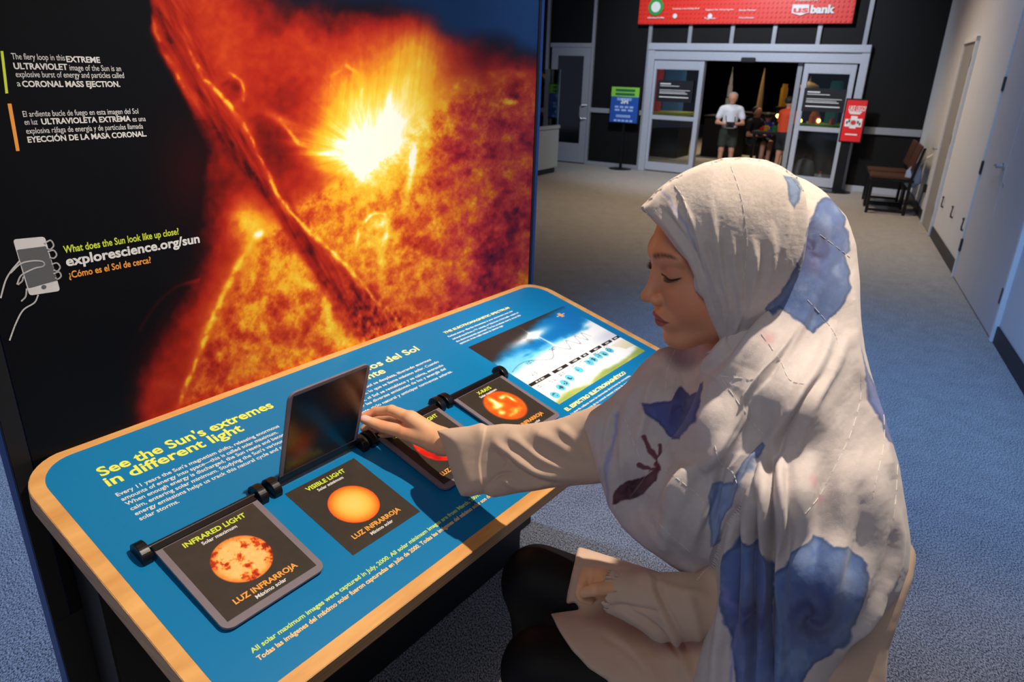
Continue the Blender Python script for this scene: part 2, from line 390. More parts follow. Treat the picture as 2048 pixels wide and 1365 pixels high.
# left glazed door
a0, _ = bwx(1101, 310); a1, zt = bwx(1186, 89); a1, _ = bwx(1172, 329); a0 = a1-(bwx(1186, 89)[0]-bwx(1102, 89)[0])
mb = MB(); mb.box(BW, a0, a1, zt-.05, zt+.02, 0, .05, .004)
t = .16
mb.box(BW, a0+.03, a0+t, .02, zt-.05, 0, .035, .003); mb.box(BW, a1-t, a1-.03, .02, zt-.05, 0, .035, .003)
mb.box(BW, a0+t, a1-t, zt-.19, zt-.05, 0, .035, .003); mb.box(BW, a0+t, a1-t, .02, .36, 0, .035, .003)
d2 = tag(mb.build('door_2', M_alu), 'grey framed dark glass side door left of the entrance', kind='structure')
MB().box(BW, a0+t, a1-t, .36, zt-.19, .004, .014).build('dark_pane', M_darkglass, d2)
hx, hz0 = bwx(1166, 237, .035); _, hz1 = bwx(1166, 210, .035)
MB().tube([BW.p(hx+.06, hz0, .03), BW.p(hx-.02, hz0, .09), BW.p(hx-.04, hz0+.03, .09), BW.p(hx-.04, hz1-.03, .09), BW.p(hx-.02, hz1, .09), BW.p(hx+.06, hz1, .03)], .014).build('pull_handle', mat('brushed_steel', (190, 192, 196), .3, .9), d2)
# ---------------------------------------------------------------- right wall
def rwx(x, y, c=0.): return RW.px(x, y, c)
M_door = mat('grey_white_door', (196, 198, 204), .5, noise=.02); M_base = mat('black_baseboard', (26, 28, 34), .5)
M_fram = mat('white_door_frame', (220, 221, 222), .5)
M_steel = MATS['brushed_steel']; M_hinge = mat('dark_hinge_steel', (70, 76, 84), .4, .8)
f0, _ = rwx(1846, 447); f1, _ = rwx(1861, 470); _, ftop = rwx(1937, 88); ftop = min(ftop, 2.3)
n0, _ = rwx(1911, 557); nm, _ = rwx(1943, 607); n1, _ = rwx(1987, 682)
for i, (p, q) in enumerate(((.02, f0-.06), (f1+.06, n0-.02), (n1+.03, 13.9))):
    tag(MB().box(RW, p, q, 0, .115, 0, .014, .003).build('baseboard_right' if i == 0 else 'baseboard_right.%03d' % i, M_base), 'black skirting on the white wall', kind='structure')
d3 = MB().box(RW, f0, f1, .01, ftop, .002, .012).build('door_3', mat('grey_door', (150, 148, 146), .5)); tag(d3, 'narrow grey door near the back corner of the white wall', kind='structure')
MB().box(RW, f0-.05, f0, 0, ftop+.05, 0, .03, .003).box(RW, f1, f1+.05, 0, ftop+.05, 0, .03, .003).box(RW, f0-.05, f1+.05, ftop, ftop+.05, 0, .03, .003).build('door_frame', M_fram, d3)
for x, y in ((1868, 417), (1901.6, 276), (1935.7, 125)):
    q, z = rwx(x, y); MB().box(RW, f1-.02, f1+.015, z-.055, z+.055, .012, .032, .004).build('hinge', M_hinge, d3)
q, z = rwx(1878, 298); MB().tube([RW.p(q, z, .01), RW.p(q, z, .06), RW.p(q+.11, z, .06)], .011).build('lever_handle', M_steel, d3)
NT = 2.5
d4 = MB().box(RW, n0+.0, nm-.004, .01, NT, .002, .02, .002).box(RW, nm+.004, n1, .01, NT, .002, .02, .002).build('door_4', M_door); tag(d4, 'tall pale double door in the white wall', kind='structure')
MB().box(RW, n0-.045, n0, 0, NT+.05, 0, .032, .004).box(RW, n1, n1+.045, 0, NT+.05, 0, .032, .004).box(RW, n0-.045, n1+.045, NT, NT+.05, 0, .032, .004).build('door_frame', M_fram, d4)
for x, y, e in ((1927.7, 489, n0), (1968, 334, n0), (2011.5, 168, n0), (2006.6, 585, n1)):
    q, z = rwx(x, y); MB().box(RW, e-.018, e+.018, z-.055, z+.055, .02, .036, .004).build('hinge', M_hinge, d4)
q, z = rwx(2014, 334); 
lv = MB().lathe(Frame(RW.p(q, z, .02), RW.ex, RW.ey, RW.ez), [(.032, 0), (.032, .008), (.014, .012), (.014, .05)], 16).tube([RW.p(q, z, .06), RW.p(q-.05, z+.004, .065), RW.p(q-.12, z-.004, .06)], [.013, .011, .009]); lv.build('lever_handle', M_steel, d4)
q, z = rwx(2013, 371); MB().lathe(Frame(RW.p(q, z, .02), RW.ex, RW.ey, RW.ez), [(.018, 0), (.018, .006), (.006, .008)], 14).build('keyhole_cover', M_steel, d4)
for i, (x, y) in enumerate(((1889, 404), (1908, 424), (1930, 449))):
    q, z = rwx(x, y); r = tag(empty('wall_bracket', RW.p(q, z, 0)), ('small dark bracket low on the white wall, %s' % ('closest to the grey far door', 'middle one of the row of three', 'closest to the tall double door')[i]), 'bracket', 'small brackets low on the white wall')
    MB().tube([RW.p(q, z-.055, 0), RW.p(q, z-.05, .018), RW.p(q, z-.02, .022), RW.p(q, z+.03, .018), RW.p(q, z+.055, .022)], [.011, .009, .006, .006, .011]).build('arm', M_hinge, r)
q, z = rwx(1853, 377); r = tag(empty('wall_outlet', RW.p(q, z, 0)), 'black plug with hanging cord in the white wall behind the chairs', 'outlet')
MB().box(RW, q-.04, q+.04, z-.05, z+.05, 0, .035, .006).build('plug', MATS['black_plastic'], r)
MB().tube(spline([RW.p(q, z-.04, .03), RW.p(q-.03, z-.2, .04), RW.p(q-.10, z-.32, .03), RW.p(q-.2, .02, .03)]), .007).build('cord', MATS['black_plastic'], r)
# ================================================================== exhibit: panel and reading rail
AT, TILT = 0.9365, 0.248
T = V3((math.cos(AT), math.sin(AT), 0)); N = V3((-T[1], T[0], 0))      # N points into the panel
D = -N*math.cos(TILT)-UP*math.sin(TILT); TN = np.cross(T, D); TN = TN if TN[2] > 0 else -TN
P0 = at(720, 890, 1.42)
O_T = onplane(186, 880, P0, TN)
TF = Frame(O_T, T, D, TN)                 # table top: u along, v down the slope, n up
PF = Frame(O_T-UP*O_T[2], T, UP, -N)      # panel face: s along, z up, towards the viewer
PD = Frame(PF.o, T, -UP, -N)              # same plane, rows running down (for lettering)
def rowpx(fr, x, y, c=0.): return fr.px(x, y, c)
def words(name, body, fr, p0, p1, h, m, parent, bold=0., c=.0006):
    """one line of lettering whose baseline runs between two points of the plane; h = letter height"""
    a, b = fr.px(*p0, c); a1, b1 = fr.px(*p1, c)
    o = text(name, body, fr, a, b, c, h/.72, m, parent, bold)
    if o is None: return None
    n = len(o.data.vertices); co = np.empty(n*3, np.float32); o.data.vertices.foreach_get('co', co); co = co.reshape(-1, 3)
    q = (co-fr.o) @ fr.ex; s0, s1 = q.min(), q.max(); k = (a1-a)/(s1-s0)
    co = co + ((a+(q-s0)*k)-q)[:, None]*fr.ex
    o.data.vertices.foreach_set('co', co.astype(np.float32).ravel()); o.data.update(); return o
def join(objs, name):
    objs = [o for o in objs if o]; bm = bmesh.new(); mats = []
    for o in objs:
        off = {}
        for i, mm in enumerate(o.data.materials):
            if mm not in mats: mats.append(mm)
            off[i] = mats.index(mm)
        n0 = len(bm.faces); bm.from_mesh(o.data); bm.faces.ensure_lookup_table()
        for f in bm.faces[n0:]: f.material_index = off.get(f.material_index, 0)
    par = objs[0].parent; me = bpy.data.meshes.new(name); bm.to_mesh(me); bm.free()
    for mm in mats: me.materials.append(mm)
    for o in objs: bpy.data.objects.remove(o)
    r = bpy.data.objects.new(name, me); S.collection.objects.link(r)
    if par is not None: r.parent = par; r.matrix_parent_inverse = Matrix.Translation(-Vector(par.location))
    return r
def ribbon(mb, fr, pts, wd, c=.0006, th=.0004):
    """flat printed line on a plane, pts in plane coordinates"""
    pts = np.asarray(pts, float)
    for i in range(len(pts)-1):
        d = pts[i+1]-pts[i]; L = np.hypot(*d)+1e-9; nx = np.array([-d[1], d[0]])/L*wd/2; e = d/L*wd*.3
        q = [pts[i]+nx-e, pts[i]-nx-e, pts[i+1]-nx+e, pts[i+1]+nx+e]
        mb.prism(fr, q, c, c+th)
M_ptxt = mat('white_lettering', (222, 222, 220), .5, emit=.0); M_lime = mat('lime_lettering', (205, 222, 60), .5)
M_yel = mat('yellow_lettering', (238, 236, 90), .5); M_oran = mat('orange_lettering', (242, 160, 62), .5); M_cream = mat('cream_lettering', (246, 238, 160), .5)
M_peach = mat('peach_lettering', (250, 205, 140), .5)
M_panel = mat('dark_blue_panel', (34, 70, 142), .45, noise=.06, scale=6)
M_gblack = mat('graphic_black', (6, 8, 12), .38, noise=.08, scale=5)
pan = tag(empty('exhibit_stand', PF.p(.6, 0)), 'tall panel printed with a fiery solar eruption above its sloping blue tabletop of flip cards', 'exhibit')
ZP = 2.35
MB().box(PF, -.129, 1.394, .06, ZP, -.048, -.004, .004).build('panel_core', M_panel, pan)
mb = MB(); mb.box(PF, -.128, 1.393, 0, .07, -.12, .03, .003).build('foot', mat('black_powder_coat', (16, 17, 20), .5), pan)
M_blk = MATS['black_powder_coat']
mb = MB(); mb.box(PF, -.129, -.100, .06, ZP, -.004, .001, .001); mb.box(PF, 1.3545, 1.368, .06, ZP, -.004, .003, .001); mb.box(PF, -.129, 1.394, .06, .62, -.004, .0015, .001)
mb.build('edge_trim', M_blk, pan)
# ------------------------------------------------------------- printed picture
def ramp(h, stops):
    xs = [s[0] for s in stops]; return np.stack([np.interp(h, xs, [s[1][i] for s in stops]) for i in range(3)], -1)
HEAT = [(0, (5, 7, 12)), (.12, (34, 8, 11)), (.25, (106, 18, 13)), (.38, (166, 34, 18)), (.5, (198, 66, 26)), (.61, (224, 112, 30)), (.72, (240, 166, 34)), (.84, (246, 208, 62)), (.95, (254, 240, 150)), (1.02, (255, 255, 240))]
GX = np.arange(15)*75.; GY = np.arange(13)*75.
GV = np.array([
 [0, 0, 0, 0, .25, .42, .42, .25, .10, .05, .05, .10, 0, 0, 0],
 [0, 0, 0, 0, .15, .40, .46, .40, .40, .40, .42, .44, .34, .10, 0],
 [0, 0, 0, 0, .00, .33, .46, .40, .42, .42, .52, .55, .50, .42, .40],
 [0, 0, 0, 0, .00, .12, .45, .36, .42, .54, .64, .64, .56, .54, .55],
 [0, 0, 0, 0, .00, .05, .38, .36, .42, .62, .80, .72, .54, .46, .46],
 [0, 0, 0, 0, .00, .05, .25, .40, .42, .60, .70, .68, .54, .42, .42],
 [0, 0, 0, 0, .00, .08, .34, .60, .52, .62, .64, .60, .50, .42, .42],
 [0, 0, 0, 0, .00, .20, .42, .60, .60, .60, .66, .60, .50, .42, .46],
 [0, 0, 0, 0, .02, .32, .50, .58, .60, .58, .60, .58, .52, .44, .52],
 [0, 0, 0, 0, .16, .40, .54, .56, .60, .62, .62, .56, .54, .52, .60],
 [0, 0, 0, .02, .34, .42, .52, .56, .60, .60, .60, .58, .56, .6, .6],
 [0, 0, 0, .04, .34, .40, .48, .5, .5, .5, .5, .5, .5, .5, .5],
 [0, 0, 0, .04, .30, .40, .45, .5, .5, .5, .5, .5, .5, .5, .5]])
def gridval(x, y):
    def cub(A, t):     # Catmull-Rom along axis 0 of stacked 4
        a, b, c, d = A; return .5*((2*b)+(-a+c)*t+(2*a-5*b+4*c-d)*t*t+(-a+3*b-3*c+d)*t**3)
    gx = np.clip(x/75, 0, 13.999); gy = np.clip(y/75, 0, 11.999); ix = gx.astype(int); iy = gy.astype(int); fx = gx-ix; fy = gy-iy
    rows = []
    for j in range(-1, 3):
        r = np.clip(iy+j, 0, 12); rows.append(cub([GV[r, np.clip(ix+i, 0, 14)] for i in range(-1, 3)], fx))
    return cub(rows, fy)
def gline(x, y, pts, wd, jit=0., seed=0):
    if jit: x = x+(fbm(x/22, y/22, seed=seed)-.5)*jit; y = y+(fbm(x/22+9, y/22, seed=seed+3)-.5)*jit
    d, sd, t = polydist(x, y, pts); return np.exp(-(d/wd)**2), t
def paint_sun(x, y):
    wx = x+(fbm(x/60, y/60, seed=1)-.5)*50; wy = y+(fbm(x/60+5, y/60+3, seed=2)-.5)*50
    h = gridval(wx, wy)
    limb = [(250, 1100), (330, 880), (400, 700), (455, 590), (530, 455), (610, 385), (700, 340), (790, 270), (870, 205), (950, 165), (1010, 153), (1080, 150), (1200, 155), (1200, 1100)]
    dl, _, _ = polydist(x, y, limb[:-1]); ins = inpoly(x, y, limb); sd = np.where(ins, dl, -dl); disk = smooth(-6, 25, sd)
    # mottled surface, stretched along the flow on the right half
    a = fbm(x/26+y/70, y/30-x/90, octv=5, seed=11, gain=.62); b = fbm(x/11, y/12, octv=4, seed=21, gain=.65); c = fbm(x/70, y/70, octv=3, seed=31)
    h = h+disk*((a-.5)*.50+(b-.5)*.28+(c-.5)*(.16+.26*smooth(780, 900, x))+.03*smooth(900, 650, x))
    # soft corona outside
    r = np.hypot(x-740, y-312)+1; an = np.arctan2(y-312, x-740)
    st = fbm(an*13+.004*r, r/90., octv=4, seed=41, gain=.55); ver = fbm(x/6.5+y/60, y/85, octv=3, seed=43, gain=.6)
    h = h+(1-disk)*(h > .1)*((fbm(x/14, y/16, octv=4, seed=51)-.5)*.10+(a-.5)*.08)
    def ga(cx, cy, sx, sy, rot, v, tex=None):
        nonlocal h
        ca, sa = math.cos(rot), math.sin(rot); dx, dy = x-cx, y-cy; u = dx*ca+dy*sa; q = -dx*sa+dy*ca
        g = v*np.exp(-((u/sx)**2+(q/sy)**2)); h = h+(g if tex is None else g*tex)
    vt = .75+.5*ver; stx = .3+1.4*st
    ga(800, 190, 62, 120, .22, .24, vt); ga(845, 110, 46, 70, .2, .13, vt); ga(690, 200, 46, 75, -.2, .22, vt); ga(745, 235, 80, 70, 0, .20, vt); ga(670, 285, 75, 42, .35, .20, stx); ga(635, 300, 60, 20, .3, .12, stx)
    ga(560, 240, 34, 12, .55, .16, 1+b); ga(735, 300, 90, 62, -.4, .18, stx); ga(860, 240, 60, 60, 0, .10); ga(545, 290, 60, 70, 0, -.12); ga(590, 190, 40, 30, 0, -.06)
    h = h+.16*np.exp(-r/120)*smooth(.45, .8, st)*np.exp(-((an+1.9)/1.3)**2)
    # core of the flare
    for cx, cy, sx, sy, rot, v in ((742, 305, 44, 22, -.62, .52), (776, 222, 6, 34, .1, .40), (724, 332, 18, 20, 0, .40), (782, 262, 26, 12, -.5, .34), (700, 292, 34, 7, .2, .22), (826, 312, 7, 24, .15, .42), (820, 360, 6, 26, .2, .34),
                              (518, 470, 12, 8, -.5, .55), (500, 450, 30, 26, -.4, .26), (480, 462, 44, 50, -.4, .12), (758, 445, 16, 13, 0, .26), (745, 480, 18, 14, .6, .14), (620, 573, 12, 7, .4, .28), (1022, 205, 12, 7, 0, .34), (665, 340, 40, 8, .2, .16), (655, 610, 10, 46, 0, .24), (700, 690, 30, 14, 0, .2), (640, 400, 60, 22, -.5, .10), (615, 520, 40, 30, .6, .10)):
        ga(cx, cy, sx, sy, rot, v, 1+.7*(b-.5)+.6*(a-.5))
    def add(pts, wd, v, jit=6, seed=0, taper=False):
        nonlocal h
        g, t = gline(x, y, pts, wd, jit, seed); g2, _ = gline(x, y, pts, wd*2.4, jit, seed); k = .2+1.3*smooth(.3, .7, fbm(x/19+seed, y/19, octv=3, seed=200+seed)); e_ = np.minimum(1, np.minimum(t, 1-t)*6)
        h = h+v*e_*(g*.8*k+g2*.32)
    add(spline([(708, 520), (716, 470), (737, 434), (765, 430), (776, 455), (764, 490), (742, 530)], 6), 3.4, .26, 8, 3); add([(776, 450), (768, 500), (762, 540)], 3.4, .16, 10, 4)
    add(spline([(690, 300), (640, 305), (600, 285), (560, 245)], 5), 4, .18, 10, 14); add(spline([(660, 160), (690, 130), (715, 150), (730, 210)], 5), 4, .12, 12, 15); add(spline([(870, 195), (950, 158), (1010, 150), (1075, 152)], 5), 9, .12, 8, 16)
    add(spline([(520, 462), (470, 545), (430, 625), (402, 700), (370, 780), (335, 880)], 5), 4.5, .24, 7, 5); add(spline([(505, 478), (465, 560), (425, 640), (398, 712)], 5), 12, .10, 9, 6)
    # prominence: broad reddish body, dark strands, bright filaments
    body = spline([(322, -60), (345, 50), (392, 150), (448, 245), (512, 345), (566, 420), (625, 500), (690, 575), (745, 640), (800, 700)], 5)
    d, sdn, t = polydist(x+(a-.5)*14, y+(c-.5)*12, body); bw = 46-26*np.exp(-((t-.55)/.20)**2)+34*np.maximum(0, t-.70)
    inb = np.exp(-(d/bw)**4); fil = fbm((x*.50+y*.86)/60, (x*.86-y*.50)/9, octv=4, seed=61, gain=.6); spk = fbm(x/8, y/11, octv=3, seed=63)
    tgt = .31+.34*(fil-.45)+.9*smooth(.66, 1., t)*(spk-.42)+.06*smooth(.4, .1, t)
    h = h*(1-inb*.88)+inb*.88*tgt
    add(spline([(366, 50), (378, 100), (412, 160), (455, 205), (484, 245), (508, 290), (534, 345), (562, 400), (612, 456), (664, 504), (716, 556), (752, 600), (785, 650)], 5), 3.6, .30, 8, 7)
    add(spline([(298, -20), (306, 50), (340, 125), (378, 190), (402, 220)], 5), 4.5, .20, 6, 8)
    add(spline([(455, 140), (478, 160), (488, 185), (490, 205)], 5), 3, .20, 8, 9); add(spline([(550, 385), (604, 450), (664, 510), (720, 575)], 5), 9, .10, 9, 12)
    for pts, wd, v in (([(308, 15), (328, 60), (350, 108)], 6, -.12), ([(410, 222), (440, 268), (478, 318), (520, 368), (550, 412)], 8, -.13), ([(556, 420), (600, 475), (640, 545), (665, 600), (680, 660)], 10, -.12), ([(448, 160), (470, 172), (480, 198)], 12, -.10), ([(842, 395), (850, 330)], 12, -.10), ([(690, 560), (745, 625), (790, 690)], 6, -.12)):
        add(spline(pts, 4), wd, v, 14, 13)
    h = np.where(inb > .5, np.maximum(h, .17), h)
    h = np.where(h > .70, .72+(h-.72)*.70, h)
    hal = [(262, 1100), (262, 860), (272, 760), (300, 690), (345, 625), (392, 560), (405, 500), (385, 440), (372, 370), (392, 300), (385, 225), (335, 135), (302, 60), (296, -60), (-100, -60), (-100, 1100)]
    dh, _, _ = polydist(wx*.4+x*.6, wy*.4+y*.6, hal[:-2]); oh = inpoly(wx*.4+x*.6, wy*.4+y*.6, hal)
    edge = np.where(y < 240, 8, 45.); h = h*smooth(-edge*1.3, edge*.9, np.where(oh, -dh, dh))
    h = np.maximum(h, .13*np.exp(-((x-385)**2/70**2+(y-345)**2/120**2)))
    g, tt = gline(x, y, spline([(280, 660), (310, 612), (352, 575), (400, 560)], 5), 4); h = h+.10*g*(x < 400)
    col = ramp(h, HEAT)
    # a rosier cast on the quiet surface to the right, smoky blue sky top right
    k = disk*smooth(820, 940, x)*smooth(140, 260, y)*(h < .55); col[..., 0] += k*4; col[..., 2] += k*26
    sky = [(520, -80), (560, 8), (640, 14), (720, 8), (790, 12), (840, 28), (880, 60), (925, 80), (990, 82), (1060, 108), (1200, 120), (1200, -80)]
    ds, _, _ = polydist(wx*.5+x*.5, wy*.5+y*.5, sky[:-1]); isky = inpoly(wx*.5+x*.5, wy*.5+y*.5, sky); m = smooth(-26, 30, np.where(isky, ds, -ds))[..., None]
    blue = np.stack([18+14*smooth(800, 1080, x), 24+44*smooth(640, 1080, x), 46+72*smooth(620, 1080, x)], -1)
    col = col*(1-m)+blue*m
    return np.clip(col, 0, 255)
def printgrid(name, fr, a0, a1, b0, b1, step, c, paint, m, parent, pxspace=True):
    na, nb = max(2, int((a1-a0)/step)), max(2, int((b1-b0)/step))
    A, B = np.meshgrid(np.linspace(a0, a1, na), np.linspace(b0, b1, nb)); P = fr.arr(np.stack([A.ravel(), B.ravel(), np.full(A.size, c)], 1))
    if pxspace: q = proj(P); col = paint(q[:, 0], q[:, 1])
    else: col = paint(A.ravel(), B.ravel())
    i = np.arange(na*nb).reshape(nb, na); Q = np.stack([i[:-1, :-1], i[:-1, 1:], i[1:, 1:], i[1:, :-1]], -1).reshape(-1, 4)
    if np.dot(np.cross(fr.ex, fr.ey), fr.ez) < 0: Q = Q[:, ::-1]
    return npmesh(name, P, Q, m, parent, False, col)
M_print = vmat('solar_print', .45, .22)
printgrid('solar_picture', PF, -.0985, 1.354, .62, 1.98, QP, .0012, paint_sun, M_print, pan)
MB().box(PF, -.0985, 1.354, 1.98, ZP-.01, -.003, .0012).build('upper_backing', M_gblack, pan)
def W2(x, y): return (x/2.008, y/2.008)
L = []
for body, a, b, h, bo in (('The fiery loop in this', (48, 238), (262, 244), .0090, 0), ('EXTREME', (268, 249), (403, 251), .0088, .00035), ('ULTRAVIOLET', (57, 277), (273, 281), .0088, .00035), ('image of the Sun is an', (281, 283), (487, 286), .0090, 0),
        ('explosive burst of energy and particles called', (65, 310), (500, 318), .0090, 0), ('a', (70, 347), (84, 347), .0090, 0), ('CORONAL MASS EJECTION.', (91, 349), (484, 350), .0088, .00035),
        ('El ardiente bucle de fuego en esta imagen del Sol', (94, 470), (557, 458), .0090, 0), ('en luz', (100, 502), (152, 500), .0090, 0), ('ULTRAVIOLETA EXTREMA', (168, 500), (527, 492), .0088, .00035), ('es una', (533, 489), (586, 488), .0090, 0),
        ('explosiva ráfaga de energía y de partículas llamada', (107, 538), (576, 520), .0090, 0), ('EYECCIÓN DE LA MASA CORONAL.', (113, 573), (590, 552), .0088, .00035)):
    L.append(words('caption', body, PD, W2(*a), W2(*b), h, M_ptxt, pan, bo, .002))
join(L, 'caption_text')
words('question_text', 'What does the Sun look like up close?', PD, W2(258, 1018), W2(720, 947), .0125, M_lime, pan, .0003, .002)
words('web_address_text', 'explorescience.org/sun', PD, W2(268, 1070), W2(803, 976), .017, M_ptxt, pan, .0007, .002)
words('spanish_question_text', '¿Cómo es el Sol de cerca?', PD, W2(278, 1119), W2(608, 1058), .0120, M_oran, pan, .0003, .002)
for nm, m, pts in (('green_bar', M_lime, [(0, 205), (11, 205), (31, 374), (20, 376)]), ('orange_bar', M_oran, [(28, 416), (44, 416), (77, 606), (63, 607)])):
    MB().prism(PF, [PF.px(*W2(*p)) for p in pts], .0012, .002).build(nm, m, pan)
ph = MB(); q = [(50, 962), (178, 950), (240, 1168), (116, 1187)]
def inset(q, f):
    c = np.mean(q, 0); return [tuple(c+(np.array(p)-c)*np.array(f)) for p in q]
def rpoly(q, r=10, n=4):
    out = []; q = [np.array(p, float) for p in q]
    for i in range(len(q)):
        a, b, c = q[i-1], q[i], q[(i+1) % len(q)]; u = (a-b)/np.linalg.norm(a-b); v = (c-b)/np.linalg.norm(c-b)
        for k in range(n+1): t = k/n; out.append(tuple(b+u*r*(1-t)**2+v*r*t**2))
    return out
M_ill = mat('white_ink', (205, 205, 206), .5)
ph.prism(PF, [PF.px(*W2(*p)) for p in rpoly(q, 14)], .0012, .002); po = ph.build('phone_drawing', M_ill, pan)
MB().prism(PF, [PF.px(*W2(*p)) for p in rpoly([(66, 1003), (182, 988), (229, 1124), (113, 1156)], 5)], .002, .0026).build('screen', mat('screen_grey', (92, 94, 98), .4), po)
cc = [(174+10*math.cos(t), 1152+8*math.sin(t)) for t in np.linspace(0, 6.28, 16)[:-1]]
MB().prism(PF, [PF.px(*W2(*p)) for p in cc], .002, .0026).build('home_button', MATS['screen_grey'], po)
hb = MB()
for pts in ([(0, 1195), (18, 1130), (40, 1090), (75, 1048)], [(178, 975), (200, 965), (212, 985), (200, 1000), (186, 998)], [(190, 1010), (212, 1005), (224, 1022), (214, 1036), (198, 1034)], [(206, 1060), (226, 1056), (238, 1072), (228, 1088), (214, 1084)], [(214, 1098), (234, 1092), (242, 1108), (230, 1120), (220, 1116)],
            [(40, 1095), (78, 1060), (120, 1048), (160, 1048), (175, 1058), (168, 1070), (140, 1076), (108, 1090), (80, 1108), (66, 1140)], [(90, 1112), (86, 1128), (70, 1142)], [(104, 1160), (100, 1190), (84, 1208)], [(150, 1185), (135, 1215), (90, 1245), (60, 1300), (36, 1365)]):
    ribbon(hb, PF, [PF.px(*W2(*p)) for p in spline(pts, 6)], .0022, .0027, .0004)
hb.build('hand_drawing', M_ill, pan)

# ================================================================== reading rail
M_blue = mat('blue_laminate', (0, 116, 172), .38, noise=.02, scale=2, spec=.35)
M_wood = None
def wood_mat(name, c0, c1, fr, sc=(3, 60, 60), rough=.4):
    m = bpy.data.materials.new(name); m.use_nodes = True; nt = m.node_tree; b = nt.nodes['Principled BSDF']; b.inputs['Roughness'].default_value = rough
    tc = nt.nodes.new('ShaderNodeTexCoord'); mp = nt.nodes.new('ShaderNodeMapping')
    ang = math.atan2(fr.ex[1], fr.ex[0]); mp.inputs['Rotation'].default_value = (0, 0, -ang); mp.vector_type = 'POINT'
    mp2 = nt.nodes.new('ShaderNodeMapping'); mp2.inputs['Scale'].default_value = sc
    n = nt.nodes.new('ShaderNodeTexNoise'); n.inputs['Scale'].default_value = 1; n.inputs['Detail'].default_value = 5
    r = nt.nodes.new('ShaderNodeValToRGB'); r.color_ramp.elements[0].position = .3; r.color_ramp.elements[1].position = .72
    r.color_ramp.elements[0].color = rgb(*c0); r.color_ramp.elements[1].color = rgb(*c1)
    nt.links.new(tc.outputs['Object'], mp.inputs['Vector']); nt.links.new(mp.outputs['Vector'], mp2.inputs['Vector']); nt.links.new(mp2.outputs['Vector'], n.inputs['Vector'])
    nt.links.new(n.outputs['Fac'], r.inputs['Fac']); nt.links.new(r.outputs['Color'], b.inputs['Base Color']); return m
M_wood = wood_mat('maple_rim', (204, 144, 78), (232, 178, 108), TF, (6, 26, 26)); M_ply = wood_mat('plywood_edge', (150, 110, 70), (212, 168, 116), TF, (3, 9, 340))
rail = pan
TH_ = .036
U0, U1, V0, V1 = -.133, 1.389, -.001, .632
MB().prism(TF, rrect(U0, U1, V0, V1, .085, 10), -TH_, -.0008).build('tabletop', M_ply, rail, False)
MB().prism(TF, rrect(U0+.0012, U1-.0012, V0+.001, V1-.0012, .084, 10), -.0008, .0).build('wood_rim', M_wood, rail)
rim = .026
MB().prism(TF, rrect(U0+rim, U1-rim, V0+rim*.72, V1-rim, .062, 10), .0, .0006).build('blue_laminate_sheet', M_blue, rail)
# carcass below
mb = MB(); mb.box(PF, -.08, 1.217, .0, .80, .004, .107, .004); mb.build('base_cabinet', M_blk, rail)
for s in (0.02, 1.10): MB().prism(Frame(PF.p(s, 0, 0), -N, UP, T), [(.10, .45), (.10, .80), (.50, .775), (.50, .745)], 0, .03).build('support_bracket', M_blk, rail)
# lettering on the rail
def tl(name, lines, m, h, bold=0., sub=True):
    return join([words(name, s, TF, a, b, h, m, rail, bold, .0009) for s, a, b in lines], name)
tl('heading_text', [("See the Sun's extremes", (203, 954), (553, 818)), ('in different light', (217, 974), (490, 861))], M_yel, .0245, .0008)
tl('body_text', [("Every 11 years the Sun's magnetism shifts, releasing enormous", (235, 994), (564, 858)), ('amounts of energy into space—this is called solar maximum.', (245, 1003), (562, 871)),
   ('When enough energy is discharged, the Sun resets and becomes', (254, 1012), (592, 873)), ("calm, entering solar minimum. Studying the Sun's various", (263, 1022), (575, 891)),
   ('energy emissions helps us track this natural cycle and predict', (272, 1032), (604, 894)), ('solar storms.', (281, 1042), (359, 1005))], M_ptxt, .0090, .0002)
tl('spanish_heading_text', [('Vea extremos del Sol', (606, 795), (838, 699))], M_cream, .0215, .0006); tl('spanish_heading_text', [('en luz diferente', (588, 822), (783, 752))], M_cream, .0215, .0006)
tl('spanish_body_text', [('Cada 11 años el magnetismo del Sol se desplaza, liberando enormes', (585, 840), (865, 722)), ('cantidades de energía al espacio, lo que se llama máximo solar. Cuando', (592, 850), (882, 727)),
   ('se descarga suficiente energía, el Sol se restablece y se calma, entrando', (596, 862), (891, 734)), ('en el mínimo solar. Estudiar las diversas emisiones de luz y energía del', (600, 872), (894, 740)), ('Sol nos ayuda a rastrear este ciclo natural y anticipar tormentas solares.', (604, 884), (905, 744))], M_ptxt, .0086, .0002)
tl('date_note_text', [('All solar maximum images were captured in July, 2000. All solar minimum images are from March, 2009.', (505, 1308), (958, 990))], mat('pale_lime_lettering', (196, 226, 120), .5), .0085, .0003)
tl('spanish_date_note_text', [('Todas las imágenes del máximo solar fueron capturadas en julio de 2000. Todas las imágenes del mínimo solar son de marzo', (518, 1323), (1010, 985))], M_peach, .0085, .0003)
tl('spectrum_heading_text', [('THE ELECTROMAGNETIC SPECTRUM', (890, 668), (1029, 622))], M_cream, .0088, .00035)
tl('spectrum_body_text', [('Radiant energy—like the microwaves in your microwave oven, the', (898, 675), (1034, 628)), ('infrared signal from a TV remote, or light from a light bulb—exists on', (907, 680), (1046, 631)),
   ('the electromagnetic spectrum. The Sun produces energy across this', (914, 685), (1050, 636)), ('spectrum, from radio waves to gamma rays.', (921, 689), (1012, 655))], M_ptxt, .0068, .0002)
tl('spanish_spectrum_heading_text', [('EL ESPECTRO ELECTROMAGNÉTICO', (1135, 823), (1255, 748))], M_cream, .0115, .0007)
